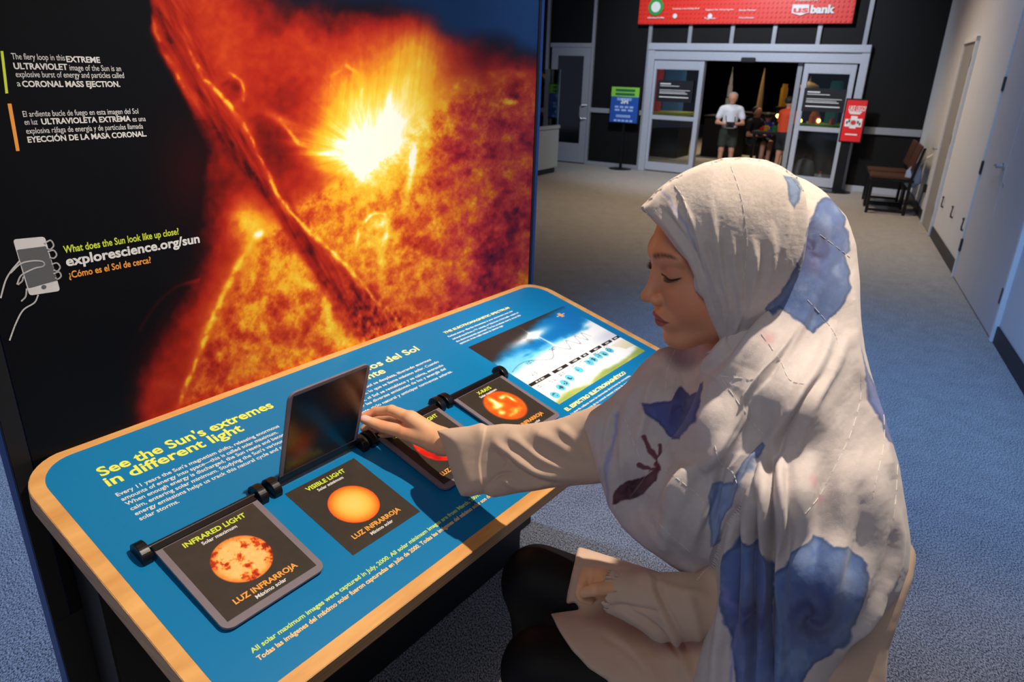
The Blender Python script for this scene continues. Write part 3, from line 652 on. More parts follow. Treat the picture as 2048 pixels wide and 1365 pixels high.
tl('spanish_spectrum_body_text', [('La energía radiante como las microondas de tu horno de microondas,', (1144, 830), (1268, 756)), ('la señal infrarroja de tu control remoto o la luz de una bombilla,', (1152, 836), (1276, 760)), ('existe en el espectro electromagnético.', (1160, 842), (1240, 795))], M_ptxt, .0068, .0002)
# spectrum illustration
def paint_spec(u, v):
    U = (u-.866)/.461; Vv = (v-.163)/.302
    k = lambda c: np.array(c, float)
    c = np.zeros(u.shape+(3,))+k((48, 40, 38))
    n = fbm(U*5, Vv*6, octv=5, seed=3)
    e = Vv+(n-.5)*.25
    vb = .30-.34*U; m = smooth(vb-.05, vb+.10, e)[..., None]; c = c*(1-m)+k((8, 110, 180))*m
    m = (smooth(.28, .42, e+.0)*smooth(.4, .62, fbm(U*4+3, Vv*10, seed=8)+.35*Vv))[..., None]; c = c*(1-m)+k((110, 196, 232))*m
    m = smooth(.44-.12*U, .54-.12*U, e)[..., None]; c = c*(1-m)+k((238, 242, 246))*m
    m = (smooth(.5, .62, Vv)*smooth(.62, .95, U)*(Vv < .7))[..., None]; c = c*(1-m*.35)+k((150, 165, 190))*m*.35
    g = np.exp(-(((U-.47)/.03)**2+((Vv-.20)/.045)**2)); g2 = np.exp(-(np.abs((Vv-.20)-(U-.45)*-.1)/.05)**2)*np.exp(-((U-.44)/.16)**2)*n*1.3
    fl_ = np.exp(-np.abs(U-.47)/.035-((Vv-.20)/.010)**2)+np.exp(-np.abs(Vv-.20)/.05-((U-.47)/.008)**2); m = np.clip(g*.9+fl_+g2*1.5, 0, 1)[..., None]; c = c*(1-m)+k((250, 252, 255))*m
    # beam falling to the horizon
    t = np.clip((Vv-.2)/.48, 0, 1); bx = .49+.02*t; w_ = .006+.014*t
    m = (np.exp(-((U-bx)/w_)**2)*(Vv > .2)*(Vv < .70))[..., None]; c = c*(1-m*.7)+k((246, 236, 240))*m*.7
    land = .955-.05*U-.02*np.sin(U*14); m = smooth(land-.03, land+.03, Vv+(n-.5)*.12)[..., None]; green = np.stack([120+90*n, 150+60*n, 70+50*n], -1); c = c*(1-m)+green*m
    m = (smooth(.72, .8, U)*smooth(.62, .9, Vv)*(Vv > .74)*(n > .45))[..., None]; c = c*(1-m*.6)+k((200, 190, 120))*m*.6
    # labelled bar
    seg = [(0, .20), (.23, .38), (.41, .52), (.54, .61), (.64, .77), (.79, .90), (.92, 1)]
    for a, b in seg:
        m = (U > a)*(U < b)*(np.abs(Vv-.69) < .018); c[m] = (36, 34, 36)
        m = (U > a+(b-a)*.3)*(U < b-(b-a)*.3)*(np.abs(Vv-.69) < .006)*(fbm(U*300, Vv*10, octv=1) > .4); c[m] = (225, 225, 225)
    fq = 10*np.exp(3.2*U**1.35); ph_ = 2*np.pi*(np.interp(U, np.linspace(0, 1, 400), np.cumsum(1.6+22*np.linspace(0, 1, 400)**2.4)/400)); wv = .565-.035-.055*np.sin(ph_)-.04
    m = (np.abs(Vv-wv) < .004+.010*U)*(U > .02)*(U < .82); c[m] = c[m]*.62+np.array([70, 70, 80])*.3
    for uu, vv in ((.055, .90), (.145, .865), (.205, .845), (.275, .825), (.40, .80), (.53, .79), (.585, .78), (.65, .775), (.71, .785), (.78, .78)):
        r_ = np.hypot((U-uu)*.461, (Vv-vv)*.302); m = r_ < .0135; c[m] = (96, 196, 224); m = (r_ < .0075)*(fbm(U*60, Vv*60, octv=2, seed=int(uu*100)) > .5); c[m] = (60, 80, 96)
    for uu, vv, wd in ((.06, .745, .05), (.16, .76, .05), (.27, .75, .06), (.40, .745, .05), (.5, .74, .04), (.66, .74, .06), (.8, .73, .05), (.12, .60, .05), (.2, .47, .07), (.44, .45, .05)):
        m = (np.abs(U-uu) < wd/2)*(np.abs(((Vv-vv)/.010) % 2-1) < .6)*(np.abs(Vv-vv) < .02)*(fbm(U*260, Vv*80, octv=1, seed=5) > .45); c[m] = c[m]*.6
    # small satellite
    m = (np.abs((U-.87)-(Vv-.1)*.0) < .045)*(np.abs(Vv-.10) < .008); c[m] = (150, 180, 220); m = (np.abs(U-.87) < .016)*(np.abs(Vv-.10) < .035); c[m] = (230, 170, 90)
    return c
sp = printgrid('spectrum_picture', TF, .866, 1.327, .163, .465, .0016, .0010, paint_spec, vmat('glossy_print', .36, .4), rail, False)
# flip cards -----------------------------------------------------------------
M_print2 = MATS['glossy_print']; M_cardg = mat('grey_card_border', (118, 108, 116), .45); M_rod = mat('black_metal', (20, 20, 22), .32, .3)
BROWN = (56, 49, 43)
def suncol(kind, x, y, R):
    r = np.hypot(x, y)/R; c = np.zeros(x.shape+(3,)); n = fbm(x*60+5, y*60, octv=5, seed=4, gain=.6); n2 = fbm(x*170, y*170, octv=3, seed=9)
    if kind == 'infra':
        h = .82+.10*(n2-.5)-.42*smooth(.57, .70, n)-.35*smooth(.7, 1., r)*.6-.2*smooth(.54, .6, n2)*smooth(.5, .6, n)
        c = ramp(h, [(0, (120, 20, 10)), (.35, (196, 60, 20)), (.55, (232, 110, 36)), (.72, (246, 170, 84)), (.9, (252, 208, 140))]); e = .97
    elif kind == 'visible':
        h = 1-r**2.2*.8; c = ramp(h, [(0, (226, 50, 20)), (.2, (234, 84, 26)), (.45, (240, 140, 40)), (.8, (240, 190, 80)), (1, (238, 205, 105))]); e = .99
    elif kind == 'uv':
        h = .45+.7*(n-.45); c = ramp(h, [(0, (120, 8, 6)), (.4, (200, 24, 14)), (.7, (235, 60, 30)), (1, (250, 150, 80))]); e = .95
    else:
        h = .50+.22*(n-.5)-.0*r
        for cx, cy, sx, sy, v in ((-.25, -.45, .14, .30, .6), (-.35, -.15, .3, .16, .5), (-.55, .25, .18, .14, .55), (.35, -.45, .22, .10, .5), (.62, -.15, .08, .25, .5), (.15, .5, .3, .16, .3), (-.3, .6, .3, .1, .2)):
            h = h+v*np.exp(-(((x/R-cx)/sx)**2+((y/R-cy)/sy)**2))*(.6+.8*n2)
        c = ramp(h, [(0, (150, 20, 10)), (.4, (214, 66, 20)), (.6, (236, 110, 30)), (.85, (248, 200, 90)), (1.05, (255, 246, 190))]); e = .90
    return c, smooth(1.0+(1-e)*.6, e, r)
def card_paint(kind, ca, cb, R):
    def f(u, v):
        c, m = suncol(kind, u-ca, v-cb, R); g = np.zeros(c.shape)+np.array(BROWN); g += ((fbm(u*90, v*90, seed=2)-.5)*8)[..., None]
        return c*m[..., None]+g*(1-m[..., None])
    return f
VH = .297       # hinge line
def clamp(u0, u1, nrm, parent, name='rod_clamp'):
    prof = [(-.021, 0), (-.021, .006)]+[(-.021*math.cos(t), .008+.0155*math.sin(t)) for t in np.linspace(.1, math.pi-.1, 17)]+[(.021, .006), (.021, 0)]
    fr = Frame(TF.p(u0, VH, .0006), D, TN, T)
    o = MB().prism(fr, prof, 0, u1-u0).build(name, M_rod, parent)
    bmd = o.modifiers.new('b', 'BEVEL'); bmd.width = .0012; bmd.segments = 2; bmd.limit_method = 'ANGLE'
    MB().lathe(Frame(TF.p((u0+u1)/2, VH+.015, .011), T, np.cross(D*.8+TN*.6, T), D*.8+TN*.6), [(.0028, 0), (.0028, .0015), (.0016, .0018)], 10).build('screw', mat('screw_steel', (150, 140, 120), .3, .9), parent)
    return o
def flip_card(k, kind, top, sub, bot, sub2, lab, angle, lift=.012, ucen=None):
    """angle 0 = lying on the rail, printed side up"""
    uc = .035+.2325*k if ucen is None else ucen; hw = .0905; Lc = .203
    an = math.radians(angle); dv = D*math.cos(an)+TN*math.sin(an); dn = TN*math.cos(an)-D*math.sin(an)
    slope = .0 if angle else -.0045/.2
    CF = Frame(TF.p(uc, VH, lift), T, dv+dn*slope, dn)
    r = MB().prism(CF, rrect(-hw, hw, .004, Lc, (0, 0, .016, .016), 7), -.002, .0022).build('flip_card', M_cardg, pan); r = tag(r, lab)
    MB().tube([CF.p(-hw-.012, 0, 0), CF.p(hw+.012, 0, 0)], .0042, 12).box(CF, -hw, hw, .001, .015, -.0028, .0034, .001).build('hinge_rod', M_rod, r)
    if not angle:
        pw = .0795; sc = (0, .110)
        printgrid('printed_face', CF, -pw, pw, .0165, .190, .0011, .0026, card_paint(kind, 0, .106 if kind == 'infra' else .098, .047 if kind == 'infra' else .054), M_print2, r, False)
        c = .0029
        t1 = text('title_text', top, CF, 0, .036, c, .0142, M_lime, r, .0004, 'CENTER'); t2 = text('subtitle_text', sub, CF, .0, .0475, c, .0098, M_ptxt, r, .0002, 'CENTER')
        t3 = text('spanish_title_text', bot, CF, 0, .173, c, .0142, M_oran, r, .0004, 'CENTER'); t4 = text('spanish_subtitle_text', sub2, CF, .0, .1845, c, .0098, M_ptxt, r, .0002, 'CENTER')
    else:
        # dark back of the raised card, blurred orange reflections painted into its colour
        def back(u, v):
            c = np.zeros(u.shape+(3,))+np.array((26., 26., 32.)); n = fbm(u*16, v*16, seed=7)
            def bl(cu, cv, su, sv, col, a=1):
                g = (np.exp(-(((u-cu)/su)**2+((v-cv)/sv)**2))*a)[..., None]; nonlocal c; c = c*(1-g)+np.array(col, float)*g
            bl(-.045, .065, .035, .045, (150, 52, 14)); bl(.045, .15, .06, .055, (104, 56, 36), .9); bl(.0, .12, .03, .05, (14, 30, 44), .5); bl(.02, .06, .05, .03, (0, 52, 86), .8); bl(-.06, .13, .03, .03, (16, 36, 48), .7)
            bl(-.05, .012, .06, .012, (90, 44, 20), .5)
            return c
        printgrid('painted_reflection_face', CF, -pw_ if False else -.082, .082, .018, .196, .002, -.0026, back, vmat('satin_plastic', .22, .5), r, False)
    clamp(uc-hw-.021, uc-hw-.005, None, r); clamp(uc+hw+.005, uc+hw+.021, None, r)
    return r
flip_card(0, 'infra', 'INFRARED LIGHT', 'Solar maximum', 'LUZ INFRARROJA', 'Máximo solar', 'closed flip card titled INFRARED LIGHT with a mottled orange sun, nearest the rounded left corner', 0)
FLIP = flip_card(1, 'visible', '', '', '', '', 'raised flip card standing open in the hand, dark smoky back with painted orange reflections', 88, ucen=.270)
flip_card(2, 'uv', 'ULTRAVIOLET LIGHT', 'Solar maximum', 'LUZ ULTRAVIOLETA', 'Máximo solar', 'closed flip card half hidden under the wrist and sleeve, with a red sun', 0)
flip_card(3, 'xray', 'X-RAYS', 'Solar maximum', 'LUZ INFRARROJA', 'Máximo solar', 'closed flip card titled X-RAYS with a glowing orange sun, beside the spectrum picture', 0)
# printed square under the open card
printgrid('visible_light_print', TF, .1785, .3405, .318, .5035, .0011, .0010, card_paint('visible', .2585, .413, .047), M_print2, rail, False)
cF = Frame(TF.p(.2585, .318-.0165), T, D, TN)
text('title_text', 'VISIBLE LIGHT', cF, 0, .037, .0013, .0142, M_lime, rail, .0004, 'CENTER'); text('subtitle_text', 'Solar minimum', cF, 0, .0485, .0013, .0098, M_ptxt, rail, .0002, 'CENTER')
text('spanish_title_text', 'LUZ INFRARROJA', cF, 0, .177, .0013, .0142, M_oran, rail, .0004, 'CENTER'); text('spanish_subtitle_text', 'Mínimo solar', cF, 0, .189, .0013, .0098, M_ptxt, rail, .0002, 'CENTER')
# ================================================================== implicit-surface modeller
def smin(a, b, k):
    h = np.clip(.5+.5*(b-a)/k, 0, 1); return b*(1-h)+a*h-k*h*(1-h)
def smax(a, b, k): return -smin(-a, -b, k)
def sd_cap(P, a, b, ra, rb):
    a = np.asarray(a, np.float32); b = np.asarray(b, np.float32); d = b-a; t = np.clip(((P-a) @ d)/(d @ d+1e-12), 0, 1)
    return np.sqrt(((P-(a+t[..., None]*d))**2).sum(-1))-(ra+(rb-ra)*t)
def sd_ell(P, c, r, fr=None):
    q = P-np.asarray(c, np.float32)
    if fr is not None: q = q @ np.asarray(fr, np.float32).T
    r = np.asarray(r, np.float32); k0 = np.sqrt(((q/r)**2).sum(-1)); k1 = np.sqrt(((q/(r*r))**2).sum(-1))+1e-9
    return k0*(k0-1)/k1
def nets(F):
    """naive surface nets: field F (negative inside) -> vertices in index space, quads"""
    s = F < 0; nx, ny, nz = F.shape
    c = np.zeros((nx-1, ny-1, nz-1), np.uint8)
    for i in (0, 1):
        for j in (0, 1):
            for k in (0, 1): c += s[i:nx-1+i, j:ny-1+j, k:nz-1+k]
    act = (c > 0) & (c < 8); idx = np.full(act.shape, -1, np.int64); I = np.argwhere(act); idx[act] = np.arange(len(I))
    acc = np.zeros((len(I), 3)); cnt = np.zeros(len(I))
    for ax in range(3):
        for o1 in (0, 1):
            for o2 in (0, 1):
                o = [0, 0, 0]; r = [a for a in range(3) if a != ax]; o[r[0]] = o1; o[r[1]] = o2
                A = I+o; B = A.copy(); B[:, ax] += 1
                fa = F[tuple(A.T)]; fb = F[tuple(B.T)]; m = (fa < 0) != (fb < 0); t = np.where(m, fa/(fa-fb+1e-12), 0)
                p = np.tile(np.array(o, float), (len(I), 1)); p[:, ax] += t; acc[m] += p[m]; cnt[m] += 1
    Vv = I+acc/np.maximum(cnt, 1)[:, None]; Q = []
    for ax in range(3):
        r = [a for a in range(3) if a != ax]
        sl0 = [slice(None)]*3; sl1 = [slice(None)]*3; sl0[ax] = slice(0, -1); sl1[ax] = slice(1, None)
        e = s[tuple(sl0)] != s[tuple(sl1)]; E = np.argwhere(e)
        ok = (E[:, r[0]] > 0) & (E[:, r[1]] > 0) & (E[:, r[0]] < F.shape[r[0]]-1) & (E[:, r[1]] < F.shape[r[1]]-1); E = E[ok]
        def cell(d0, d1):
            q = E.copy(); q[:, r[0]] += d0; q[:, r[1]] += d1; return idx[tuple(q.T)]
        q = np.stack([cell(-1, -1), cell(0, -1), cell(0, 0), cell(-1, 0)], 1)
        ins = s[tuple(E.T)]; flip = ins if ax != 1 else ~ins; q[~flip] = q[~flip][:, ::-1]; Q.append(q)
    Q = np.concatenate(Q); return Vv, Q[(Q >= 0).all(1)]
class Grid:
    """sampling grid in view-frustum cells (finer near the viewer); every field on it is a distance in metres"""
    def __init__(s, x0, x1, y0, y1, st, d0, d1, ds):
        s.x = np.arange(x0, x1+st, st, dtype=float); s.y = np.arange(y0, y1+st, st, dtype=float); s.d = np.arange(d0, d1+ds, ds)
        s.x0, s.y0, s.d0, s.st, s.ds = x0, y0, d0, st, ds
        R_ = np.stack([(s.x[:, None]-1024)/FPX+0*s.y[None], (682.5-s.y[None])/FPX+0*s.x[:, None], -np.ones((len(s.x), len(s.y)))], -1) @ CAMM.T
        s.P = (CAMC+R_[:, :, None, :]*s.d[None, None, :, None]).astype(np.float32)
        s.X, s.Y = np.meshgrid(s.x, s.y, indexing='ij')
    def sil(s, outline):      # signed distance to an outline, metres
        p = np.asarray(outline, float); d, _, _ = polydist(s.X, s.Y, p, closed=True); ins = inpoly(s.X, s.Y, p)
        return (np.where(ins, -d, d)[:, :, None]*s.d[None, None, :]/FPX).astype(np.float32)
    def slab(s, outline, zc, T_, R_):
        a = s.sil(outline)+R_; b = np.abs(s.d[None, None, :]-zc[:, :, None])-(T_[:, :, None] if hasattr(T_, 'shape') else T_)+R_
        return np.sqrt(np.maximum(a, 0)**2+np.maximum(b, 0)**2)+np.minimum(np.maximum(a, b), 0)-R_
    def mesh(s, F):
        v, q = nets(F); w_ = np.stack([s.x0+v[:, 0]*s.st, s.y0+v[:, 1]*s.st, s.d0+v[:, 2]*s.ds], 1)
        R_ = np.stack([(w_[:, 0]-1024)/FPX, (682.5-w_[:, 1])/FPX, -np.ones(len(w_))], -1) @ CAMM.T
        return CAMC+R_*w_[:, 2:3], q
def lsq_plane(g, pts):
    """depth field through (px, py, depth) samples: smooth inverse-distance blend"""
    pts = np.asarray(pts, float); w_ = 0; a = 0
    for x, y, d in pts:
        k = 1/((g.X-x)**2+(g.Y-y)**2+900.)**1.5; a = a+k*d; w_ = w_+k
    return a/w_
def finish(name, v, q, m, parent, levels=1, disp=None, dye=None, relax=2):
    """subdivide, displace along the normal, colour"""
    o = npmesh(name, v, q, m, None, True)
    bm = bmesh.new(); bm.from_mesh(o.data); bmesh.ops.remove_doubles(bm, verts=bm.verts, dist=1e-6); bmesh.ops.recalc_face_normals(bm, faces=bm.faces)
    for _ in range(relax): bmesh.ops.smooth_vert(bm, verts=bm.verts, factor=.5, use_axis_x=True, use_axis_y=True, use_axis_z=True)
    bm.to_mesh(o.data); bm.free()
    if levels:
        md = o.modifiers.new('s', 'SUBSURF'); md.levels = levels; md.render_levels = levels
        dg = bpy.context.evaluated_depsgraph_get(); me = bpy.data.meshes.new_from_object(o.evaluated_get(dg)); o.modifiers.clear(); o.data = me
    me = o.data; me.name = name; n = len(me.vertices)
    if disp is not None or dye is not None:
        co = np.empty(n*3, np.float32); me.vertices.foreach_get('co', co); co = co.reshape(-1, 3).astype(float)
        nr = np.empty(n*3, np.float32); me.vertices.foreach_get('normal', nr); nr = nr.reshape(-1, 3).astype(float)
        p = proj(co); vw = CAMC-co; vw /= np.linalg.norm(vw, axis=1)[:, None]; fac = (nr*vw).sum(1)
        if disp is not None:
            h = disp(p[:, 0], p[:, 1], co, fac); co = co+nr*h[:, None]; me.vertices.foreach_set('co', co.astype(np.float32).ravel())
        if dye is not None: set_dye(me, dye(p[:, 0], p[:, 1], co, fac))
    me.polygons.foreach_set('use_smooth', [True]*len(me.polygons)); me.update()
    if parent is not None: o.parent = parent; o.matrix_parent_inverse = Matrix.Translation(-Vector(parent.location))
    return o
def ridges(x, y, L):
    """cloth folds: each (points, half width px, height mm[, taper])"""
    h = np.zeros(x.shape)
    for it in L:
        pts, wd, amp = it[:3]; pts = spline(pts, 5) if len(pts) > 2 else pts
        d, sd, t = polydist(x, y, pts); tp = np.minimum(1, np.minimum(t, 1-t)*5+.0) if len(it) < 4 else it[3](t)
        h += amp*.001*np.exp(-(d/wd)**2)*tp
    return h
def steps(x, y, L):
    """cloth edges lying on top of another layer: raised on the 'side' (+1/-1) of the line, dying away over 'reach' px"""
    h = np.zeros(x.shape)
    for pts, side, amp, reach, soft in L:
        pts = spline(pts, 5) if len(pts) > 2 else pts
        d, sd, t = polydist(x, y, pts); s_ = d*sd*side
        h += amp*.001*smooth(-soft, soft, s_)*np.exp(-np.maximum(s_, 0)/reach)*np.minimum(1, np.minimum(t, 1-t)*8)
    return h
def bvh_of(*objs):
    vs = []; fs = []
    for o in objs:
        n = len(vs); mw_ = o.matrix_world if o.parent is None else Matrix.Identity(4)
        vs += [v.co.copy() for v in o.data.vertices]; fs += [[n+i for i in p.vertices] for p in o.data.polygons]
    return BVHTree.FromPolygons(vs, fs)
def onto(tree, x, y, off=.0006):
    r = Vector(ray(x, y)); r.normalize(); loc, nr, i, d = tree.ray_cast(Vector(CAMC), r)
    if loc is None: return None
    if nr.dot(r) > 0: nr = -nr
    return V3(loc)+V3(nr)*off
# ================================================================== the seated visitor
PERS = empty('person', (float(at(1500, 1300, 1.05)[0]), float(at(1500, 1300, 1.05)[1]), 0))
# head frame ----------------------------------------------------------------
HC = at(1438, 508, .925)
_p = math.radians(13); _y = math.radians(-9)
hf = V3((-math.cos(_p)*math.cos(_y), math.cos(_p)*math.sin(_y), -math.sin(_p)))
hl = np.cross(UP, hf); hl /= np.linalg.norm(hl); hu = np.cross(hf, hl)
HM = np.stack([hf, hl, hu])            # rows: forward, left, up
def hp(x, y, z): return HC+hf*x+hl*y+hu*z
def head_field(P):
    Q = ((P-HC.astype(np.float32)) @ HM.T.astype(np.float32)).astype(np.float32)
    A = Q.copy(); A[..., 1] = np.abs(A[..., 1])     # mirror left/right
    f = sd_ell(Q, (-.008, 0, .026), (.088, .070, .076))
    f = smin(f, sd_ell(Q, (.030, 0, -.026), (.058, .060, .082)), .03)
    f = smin(f, sd_cap(A, (-.005, .050, -.055), (.058, .014, -.098), .018, .015), .03)
    f = smin(f, sd_ell(Q, (.068, 0, -.103), (.020, .020, .015)), .018)
    f = smin(f, sd_ell(A, (.054, .034, -.040), (.026, .024, .028)), .022)
    f = smin(f, sd_cap(A, (.082, .006, .022), (.068, .044, .022), .010, .009), .014)
    f = smax(f, -sd_ell(A, (.097, .032, .000), (.014, .015, .0095)), .012)
    f = smin(f, sd_ell(A, (.0655, .0315, -.001), (.0175, .0175, .0160)), .003)
    f = smin(f, sd_ell(Q, (.076, 0, -.068), (.020, .028, .020)), .014)
    # nose
    f = smin(f, sd_cap(Q, (.082, 0, .004), (.099, 0, -.030), .0062, .0085), .010)
    f = smin(f, sd_ell(Q, (.1035, 0, -.0350), (.0090, .0090, .0082)), .006)
    f = smin(f, sd_ell(A, (.0935, .0105, -.041), (.0095, .0055, .0068)), .005)
    f = smax(f, -sd_ell(A, (.098, .0052, -.0475), (.0045, .0026, .0022)), .003)
    # lips
    f = smin(f, sd_cap(A, (.0940, .003, -.0635), (.082, .021, -.0685), .0042, .0018), .006)
    f = smin(f, sd_cap(A, (.0915, .001, -.0745), (.081, .018, -.0705), .0052, .0020), .006)
    f = smax(f, -sd_cap(A, (.0985, 0, -.0690), (.085, .023, -.0698), .0010, .0009), .002)
    return f, Q
def far_eye(y): return y
def head_dye(px, py, co, fac):
    Q = (co-HC) @ HM.T; x, y, z = Q.T
    n = fbm(co[:, 0]*60, co[:, 1]*60, co[:, 2]*60, 3, 5)
    c = np.zeros((len(px), 3))+np.array((226, 156, 116.)); c += ((n-.5)*10)[:, None]
    bl = np.exp(-(((x-.06)/.03)**2+((np.abs(y)-.04)/.02)**2+((z+.04)/.022)**2)); c += bl[:, None]*np.array((4, -14, -12.))
    tip = np.exp(-(((x-.112)/.012)**2+(y/.012)**2+((z+.038)/.012)**2)); c += tip[:, None]*np.array((0, -14, -12.))
    # lips
    zt = -.0578-.010*(np.abs(y)/.024)**1.5; zb = -.0815+.0095*(np.abs(y)/.022)**2
    m = (smooth(0, .0022, zt-z)*smooth(0, .0022, z-zb)*smooth(.0255, .0225, np.abs(y))*(x > .07))[:, None]
    c = c*(1-m)+np.array((172, 84, 78.))*m
    m = (np.exp(-((z+.0692)/.0011)**2)*smooth(.027, .022, np.abs(y))*(x > .07))[:, None]; c = c*(1-.7*m)+np.array((90, 34, 32.))*.7*m
    # brows
    zb_ = .0215+.0045*np.sin(np.clip((np.abs(y)-.010)/.040, 0, 1)*2.4); th = .0036*(1-.55*np.clip((np.abs(y)-.02)/.03, 0, 1))
    hair = smooth(.25, .6, fbm(y*900+z*700, z*300, octv=2, seed=8))
    m = (np.exp(-((z-zb_)/th)**2)*smooth(.008, .014, np.abs(y))*smooth(.053, .044, np.abs(y))*(x > .04)*(.45+.4*hair))[:, None]; c = c*(1-m)+np.array((96, 58, 40.))*m
    # lid shade and lid line
    ey = np.hypot((np.abs(y)-.0315)/.018, (z+.001)/.013)
    m = (smooth(1.25, .8, ey)*smooth(-.004, .004, z)*(x > .05))[:, None]*.35; c = c*(1-m)+np.array((170, 108, 92.))*m
    zl = -.0065+.0035*((np.abs(y)-.0315)/.016)**2
    m = (np.exp(-((z-zl)/.0011)**2)*smooth(.0175, .0150, np.abs(np.abs(y)-.0315))*(x > .05))[:, None]*.95; c = c*(1-m)+np.array((22, 14, 14.))*m
    m = (smooth(.05, .035, x)*0)[:, None]
    return c
M_skin = vmat('skin', .46, .4, sss=.12)
FAST = False
# right hand ----------------------------------------------------------------
_vp = V3(TF.p(.270, VH, .012)); _an = math.radians(88); fdv = D*math.cos(_an)+TN*math.sin(_an); fdn = TN*math.cos(_an)-D*math.sin(_an)
def flapd(x, y):      # depth of the open card's plane along a pixel ray
    q = onplane(x, y, _vp, fdn); return float(proj(q)[2])
def hpt(x, y, off): return at(x, y, flapd(736, y)+off)
# the viewer-facing side of the card is nearer: thumb on it, fingers behind it
FING = [ # chains: (px, py, offset), radius
 ('thumb', [(858, 876, -.085), (808, 864, -.062), (766, 854, -.037), (728, 839, -.013)], [.0195, .0145, .0115, .0090]),
 ('index', [(822, 838, -.040), (783, 821, .000), (750, 824, .022), (729, 833, .014)], [.0135, .0105, .0090, .0075]),
 ('middle', [(828, 848, -.030), (786, 836, .022), (748, 840, .040), (728, 858, .024)], [.0135, .0105, .0090, .0074]),
 ('ring', [(834, 860, -.026), (790, 852, .022), (756, 856, .038), (733, 872, .018)], [.0130, .0100, .0086, .0072]),
 ('little', [(842, 870, -.030), (800, 866, .010), (768, 870, .022), (748, 880, .008)], [.0115, .0086, .0074, .0062])]
WR = hpt(885, 884, -.100); WR2 = hpt(945, 896, -.135)
def hand_field(P):
    f = sd_cap(P, WR, WR2, .0235, .026)
    palm = [hpt(*q) for q in ((822, 838, -.040), (828, 848, -.030), (834, 860, -.026), (842, 870, -.030))]
    for q, r in zip(palm, (.0160, .0155, .0150, .0135)): f = smin(f, sd_cap(P, WR, q, .0205, r), .012)
    f = smin(f, sd_cap(P, hpt(862, 880, -.088), hpt(822, 868, -.064), .0215, .0160), .010)
    for nm, ch, rr in FING:
        ch = [hpt(*c) for c in ch]
        g = sd_cap(P, ch[0], ch[1], rr[0], rr[1])
        for i in (1, 2): g = smin(g, sd_cap(P, ch[i], ch[i+1], rr[i], rr[i+1]), .003)
        f = smin(f, g, .0045)
    return f
def hand_dye(px, py, co, fac):
    n = fbm(co[:, 0]*70, co[:, 1]*70, co[:, 2]*70, 3, 15)
    c = np.zeros((len(px), 3))+np.array((232, 176, 134.)); c += ((n-.5)*12)[:, None]
    def near(p, r): return np.exp(-(((co-p)**2).sum(1))/r**2)
    for x, y, o in ((727, 838, -.013), (812, 856, -.060), (768, 851, -.035), (750, 824, .022), (735, 868, .02)): c += near(hpt(x, y, o), .014)[:, None]*np.array((0, -26, -22.))
    # thumb nail
    d = np.hypot((px-731)/11, (py-836.5)/6.5); m = (smooth(1.05, .85, d)*(fac > .2))[:, None]; c = c*(1-m)+np.array((240, 190, 176.))*m
    return c
# left hand resting in the lap ------------------------------------------------
LHC = at(1195, 1170, 1.015)
def lhand_field(P):
    f = sd_cap(P, at(1256, 1188, 1.0), at(1212, 1172, 1.010), .024, .022)
    for (a, b, c_), r in (((((1205, 1152), (1175, 1148), (1163, 1175))), .0098), ((((1202, 1163), (1170, 1163), (1160, 1188))), .0098), ((((1202, 1174), (1172, 1178), (1166, 1197))), .0092), ((((1208, 1184), (1182, 1192), (1180, 1201))), .0085)):
        g = smin(sd_cap(P, at(*a, 1.015), at(*b, 1.03), r*1.15, r), sd_cap(P, at(*b, 1.03), at(*c_, 1.01), r, r*.85), .003); f = smin(f, g, .005)
    f = smin(f, sd_cap(P, at(1228, 1176, .985), at(1190, 1180, .975), .0115, .009), .008)
    f = smin(f, sd_cap(P, at(1190, 1180, .975), at(1168, 1186, .985), .009, .0075), .003)
    return f
def torso_field(P):
    nb = hp(-.045, 0, -.16); f = sd_cap(P, hp(-.012, 0, -.06), nb, .050, .055)
    ns, fs = at(1600, 860, .93), at(1330, 810, 1.06); ch = (ns+fs)/2-UP*.10; hipc = at(1600, 1330, 1.10)
    f = smin(f, sd_cap(P, ns, fs, .045, .045), .05); f = smin(f, sd_cap(P, ch, hipc, .075, .085), .04)
    f = smin(f, sd_cap(P, fs, at(1160, 905, 1.165), .040, .028), .02); f = smin(f, sd_cap(P, at(1160, 905, 1.165), WR2, .028, .0265), .02)
    f = smin(f, sd_cap(P, ns, at(1640, 1190, 1.0), .042, .030), .03); f = smin(f, sd_cap(P, at(1640, 1190, 1.0), at(1262, 1188, 1.0), .030, .022), .03)
    return f
# head mesh (fine), hands (fine), trunk (coarse) -> one body mesh
g = Grid(1270, 1600, 330, 800, 2.4*RS, .80, 1.06, .0018*RS)
fh, _ = head_field(g.P); fh = smin(fh, sd_cap(g.P, hp(-.012, 0, -.06), hp(-.045, 0, -.16), .050, .055), .03)
vh, qh = g.mesh(fh); del g, fh
g = Grid(700, 960, 795, 940, 1.8*RS, 1.20, 1.50, .0018*RS); vf, qf = g.mesh(hand_field(g.P)); del g
g = Grid(1140, 1280, 1120, 1220, 2.4*RS, .94, 1.08, .0024*RS); vl, ql = g.mesh(lhand_field(g.P)); del g
g = Grid(900, 1800, 700, 1500, 9, .75, 1.4, .009); vt, qt = g.mesh(torso_field(g.P)); del g
body = finish('person', np.vstack([vh, vf, vl, vt]), np.vstack([qh, qf+len(vh), ql+len(vh)+len(vf), qt+len(vh)+len(vf)+len(vl)]), M_skin, PERS, 1, None, None, 1)
me = body.data; co = np.empty(len(me.vertices)*3, np.float32); me.vertices.foreach_get('co', co); co = co.reshape(-1, 3).astype(float); p = proj(co)
ish = np.linalg.norm(co-HC, axis=1) < .22
